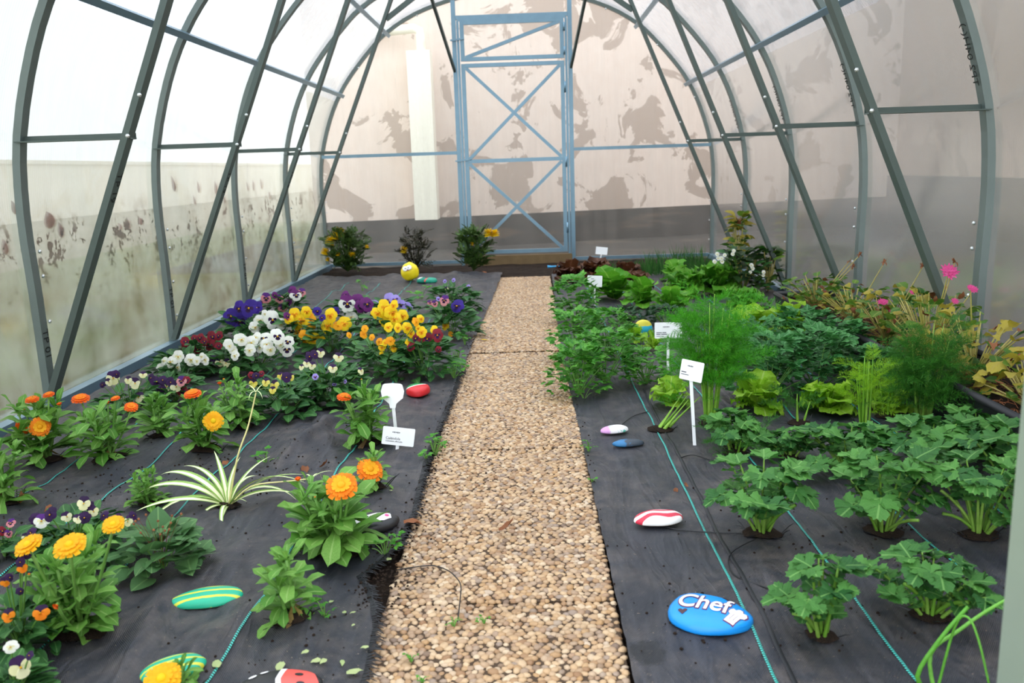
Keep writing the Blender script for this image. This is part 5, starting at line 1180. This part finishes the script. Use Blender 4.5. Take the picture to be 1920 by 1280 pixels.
def egg(nt,x,y,z,n):
    top_=ramp(nt,mathn(nt,'ADD',mathn(nt,'MULTIPLY',z,14.0),mathn(nt,'MULTIPLY',n,0.1)),[(0.0,SC_(30,176,206)),(0.60,SC_(210,200,60))],'CONSTANT'); return mixc(nt,ramp(nt,noise_n(nt,90,1),[(0.64,0),(0.66,1)]),top_,SC_(140,130,40))
stone(1206,622,0.040,0.022,0.042,0.05,bare('yellow_blue_paint',egg),'egg-shaped stone standing upright, yellow above and turquoise below',seed=14,ez=1.0)
M['p_yellow']=paint('yellow_paint',(240,216,24),0.4)
p=G(769,528,0.015); me,top=stone_mesh(0.058,0.044,0.066,0,0.95,15,[M['p_yellow']],rough=0.06,flat=0.8)
t=thing('painted_stone','round yellow stone with two white eyes and a small red mouth','stone',(p.x,p.y,mat_z(p.x,p.y)+0.001),'painted stones'); obj('stone_body',me,t)
for nme,x,z,r,mt_ in (('white_eye',-0.022,0.060,0.018,'p_white'),('white_eye',0.003,0.067,0.018,'p_white'),('pupil',-0.021,0.060,0.0045,'p_black'),('pupil',-0.001,0.066,0.0045,'p_black'),('red_mouth',-0.004,0.052,0.0055,'p_red')):
    z+=0.022; y=-0.044*math.sqrt(max(0,1-(x/0.058)**2-((z-0.0528)/0.066)**2))*1.04; v,f=dome(r,r,0.003 if nme!='pupil' else 0.005,12); MB().add(v,f,0).build(nme,M[mt_],t,True,M=axes((x,y-0.001,z),(1,0,0),(0,0.5,0.87),(0,-0.87,0.5)))
def turt(nt,x,y,z,n): return ramp(nt,mathn(nt,'ADD',mathn(nt,'MULTIPLY',z,16.0),mathn(nt,'MULTIPLY',x,-5.0)),[(0.0,SC_(20,132,112)),(0.62,SC_(240,240,236))],'CONSTANT')
stone(792,530,0.036,0.03,0.026,0.1,bare('green_white_paint',turt),'teal stone with a white cap beside the yellow stone',seed=16)
def turt2(nt,x,y,z,n): return ramp(nt,mathn(nt,'ADD',mathn(nt,'MULTIPLY',x,-10.0),mathn(nt,'MULTIPLY',z,6.0)),[(0.0,SC_(28,150,122)),(0.36,SC_(214,70,74))],'CONSTANT')
stone(808,534,0.042,0.034,0.024,-0.2,bare('green_red_paint',turt2),'teal stone with a red corner overlapping its neighbour',seed=17)
# ================================================================== LABELS ON STAKES
def rrect(w,h,r,n=4):
    P=[]
    for cx,cy,a0 in ((w/2-r,h/2-r,0),(-w/2+r,h/2-r,PI/2),(-w/2+r,-h/2+r,PI),(w/2-r,-h/2+r,1.5*PI)):
        for i in range(n+1): a=a0+PI/2*i/n; P.append((cx+r*math.cos(a),cy+r*math.sin(a)))
    return P
def plate(poly,t=0.002):
    n=len(poly); v=[(x,y,t/2) for x,y in poly]+[(x,y,-t/2) for x,y in poly]
    return v,[tuple(range(n)),tuple(range(2*n-1,n-1,-1))]+[(i,i+n,(i+1)%n+n,(i+1)%n) for i in range(n)]
def sign(cx,cy,wpx,hpx,bx,by,label,roll=0.0,yaw=0.0,lines=(),texts=(),pitch=0.0,board=None,sw=0.0085,name='plant_label'):
    b=G(bx,by,0.01); b.z=mat_z(b.x,b.y)-0.01; c=on_plane(cx,cy,1,b.y)-b; s=PX(b+c); w,h=wpx*s,hpx*s
    t=thing(name,label,'plant label',b,'white plant labels'); d=cam_dir(0,0,1); z=-d; z.z=0.10+pitch; z=(Matrix.Rotation(yaw,3,'Z')@z).normalized(); up=Vector((0,0,1)); y=(up-z*up.dot(z)).normalized(); x=y.cross(z)
    Mx=axes(c,x,y,z)@Matrix.Rotation(roll,4,'Z')
    v,f=plate(board(w,h) if board else rrect(w,h,min(w,h)*0.06)); bd=MB().add(v,f).build('board',M['white_plastic'],t,M=Mx)
    foot=Vector((0,0,0)); tipp=c-Mx.to_3x3()@Vector((0,h*0.35,0.002)); MB().bar(foot,tipp,sw,0.0022,z).build('stake',M['white_plastic'],t)
    for (lx,ly,lw,lh) in lines: MB().box((lx*w-lw*w/2,ly*h-lh*h/2,0.0012),(lx*w+lw*w/2,ly*h+lh*h/2,0.0015)).build('print_line',M['text_grey'],bd)
    for (txt,lx,ly,sz) in texts:
        o=obj('print_text',text_me('print_text',txt,sz*h,M['ink'],0,0.0001),bd,M=Matrix.Translation((lx*w,ly*h,0.0014)))
    return t
logo=[(-0.18+i*0.05,0.22,0.036,0.05+0.02*(i%2)) for i in range(5)]
def words(y,x0,ws,h=0.035):
    out=[];x=x0
    for w_ in ws: out.append((x+w_/2,y,w_,h)); x+=w_+0.025
    return out
def paddle(w,h):
    top_=[(0.36*w,0.5*h),(0.0,0.53*h),(-0.36*w,0.5*h)]; return [(0.12*w,-0.72*h),(0.16*w,-0.5*h),(0.30*w,-0.36*h),(0.46*w,-0.22*h),(0.52*w,0.12*h),(0.44*w,0.44*h)]+top_+[(-0.44*w,0.44*h),(-0.52*w,0.12*h),(-0.46*w,-0.22*h),(-0.30*w,-0.36*h),(-0.16*w,-0.5*h),(-0.12*w,-0.72*h)]
sign(736,738,42,38,744,826,'blank white paddle-shaped plant label on a stake',-0.03,0,board=paddle)
sign(747,818,60,34,744,845,'small white label reading Caléndula leaning at the foot of the paddle label',-0.17,0.1,lines=logo,texts=[('Caléndula',-0.16,-0.13,0.20),('Calendula officinalis',-0.12,-0.29,0.115)],name='plant_label')
sign(1253,619,51,30,1252,722,'wide white label with three lines of print among the parsley',-0.01,0.0,lines=logo+words(-0.14,-0.44,[0.20,0.14],0.05)+words(-0.24,-0.44,[0.15,0.22],0.05)+words(-0.36,-0.44,[0.27],0.03))
sign(1297,695,44,38,1303,832,'tilted white label in front of the tall fennel stems',-0.12,-0.55,lines=logo+words(-0.12,-0.44,[0.22],0.05)+words(-0.24,-0.44,[0.34],0.035))
sign(1115,527,28,21,1116,590,'white label beside the path at the oak-leaf lettuces',-0.06,-0.1,lines=[(-0.15,0.2,0.2,0.05)]+words(-0.2,-0.42,[0.24],0.05)+words(-0.32,-0.42,[0.34],0.035))
sign(1128,470,22,14,1120,512,'small blank white label tilted in front of the end wall',-0.10,-0.2)
# ================================================================== LITTER AND SMALL THINGS
def litter(px,py,spx,key,label,name,group,az=None,flat=0.08,cat='leaf',surf=None):
    NP[0]+=1; rs=random.Random(NP[0]*7); p=G(px,py,0.006); x,y=p.x,p.y; inpath=lerp_tab(edgeL,y)<x<lerp_tab(edgeR,y); z=(0.004 if inpath else mat_z(x,y)+0.002)
    K=LEAF[key]; o=obj(name,rs.choice(K['me']),None,M=Matrix.Translation((x,y,z+0.003))@place((0,0,0),rs.uniform(0,6.28) if az is None else az,flat,rs.uniform(-.2,.2),spx*PX(p))); tag(o,label,cat,group)
reg('pale',[grid_leaf(1,0.6,ovate,2,4,0.1,b,0.05,3,p,0.2,0.1) for b,p in ((0.3,0),(0.6,1))],M['pale_leaf'])
reg('rust',[grid_leaf(1,0.55,ovate,2,5,0.2,b,0.03,3,p,0.2,0.0) for b,p in ((0.3,0),(0.1,1))],M['rust'])
for x,y,s in ((530,1252,30),(518,1268,14),(581,1238,16),(603,1250,20),(613,1248,18),(643,1246,16),(650,1270,32),(692,1226,18),(733,1050,18),(668,1160,12),(648,1158,14),(666,1182,9),(618,1132,14),(410,1262,30),(655,1015,14),(735,935,10)):
    litter(x,y,s,'pale','pale green scrap of a fallen leaf on the black cloth','fallen_leaf','pale leaf scraps')
litter(935,996,44,'dry','curled brown dead leaf lying on the pebble path','dead_leaf',None,0.1); litter(758,992,46,'dry','crumpled brown leaf at the frayed cloth edge','dead_leaf',None,0.2,0.3)
for x,y,s in ((575,886,30),(600,884,24),(425,868,24),(130,832,18),(40,955,26),(1268,918,18),(1290,914,12),(905,512,18),(230,1000,20),(100,960,18)): litter(x,y,s,'dry','dried brown scrap of flower or leaf on the ground','dried_scrap','dried scraps')
reg('petal',[grid_leaf(1,0.6,ovate,2,3,0.1,0.3)],M['yellow']); litter(902,637,14,'petal','single yellow petal fallen on the path','fallen_petal',None,0.2,cat='petal')
mb=MB().tube([(-0.05,0,0.014),(-0.02,0.004,0.012),(0.05,0.01,0.014)],[0.011,0.007,0.006],8); p=G(1040,502,0.01); tag(mb.build('garden_tool_handle',paint('light_blue_plastic',(70,170,226)),None,True,loc=(p.x,p.y,0.006)),'light blue plastic handle lying at the end of the path','tool')
P=[G(x,y,0.006) for x,y in ((745,1068),(775,1063),(810,1060),(838,1068),(855,1082),(864,1098),(862,1130),(858,1165))]; tag(MB().tube([tuple(q) for q in catmull([tuple(a) for a in P],4)],0.0011,5).build('black_wire',M['fray'],None,True),'thin black plastic strand curving over the pebbles','strand')
for k,P in enumerate((((1160,800),(1185,780),(1215,768)),((1215,968),(1260,985),(1330,992),(1390,1000)),((1330,860),(1300,850),(1275,858)),((1420,1015),(1370,1040),(1375,1080),(1440,1110)))):
    Q=[G(x,y,0.01) for x,y in P]; Q=[(q.x,q.y,mat_z(q.x,q.y)+0.003) for q in Q]; tag(MB().tube([tuple(q) for q in catmull(Q,5)],0.0012,5).build('black_strand',M['fray'],None,True),('loose black strand behind the small white stone','loose black strand running from the red-striped stone to the celery','short black strand beside the young celery','hooked black strand below the celery stalks')[k],'strand','loose strands')
# wet brown leaves stuck to the left wall sheets
for x,y,w,h in ((93,411,34,34),(113,430,18,32),(27,388,16,28),(8,462,18,34),(326,344,15,32),(371,350,10,24),(404,352,14,28),(240,419,9,26),(262,414,18,16),(225,424,12,16),(464,349,8,20),(474,347,8,22),(489,344,9,22),(364,375,8,20),(420,372,9,18),(505,366,9,16)):
    p=on_plane(x,y,0,-1.532); s=PX(p)*0.95
    o=obj('stuck_leaf',R.choice(LEAF['rust']['me']),None,M=Matrix(((0,0,1,p.x),(1,0,0,p.y),(0,1,0,p.z-h*s/2),(0,0,0,1)))@Matrix.Rotation(R.uniform(-.2,.2),4,'Z')@Matrix.Diagonal((w*s*1.8*1.2,h*s,0.02,1)))
    tag(o,('large rounded rust-brown wet leaf stuck to the mossy left wall' if w>28 else 'long dark rust leaf stuck to the mossy left wall' if h>=28 else 'small brown leaf flake stuck to the mossy left wall'),'leaf','leaves stuck to the left wall')
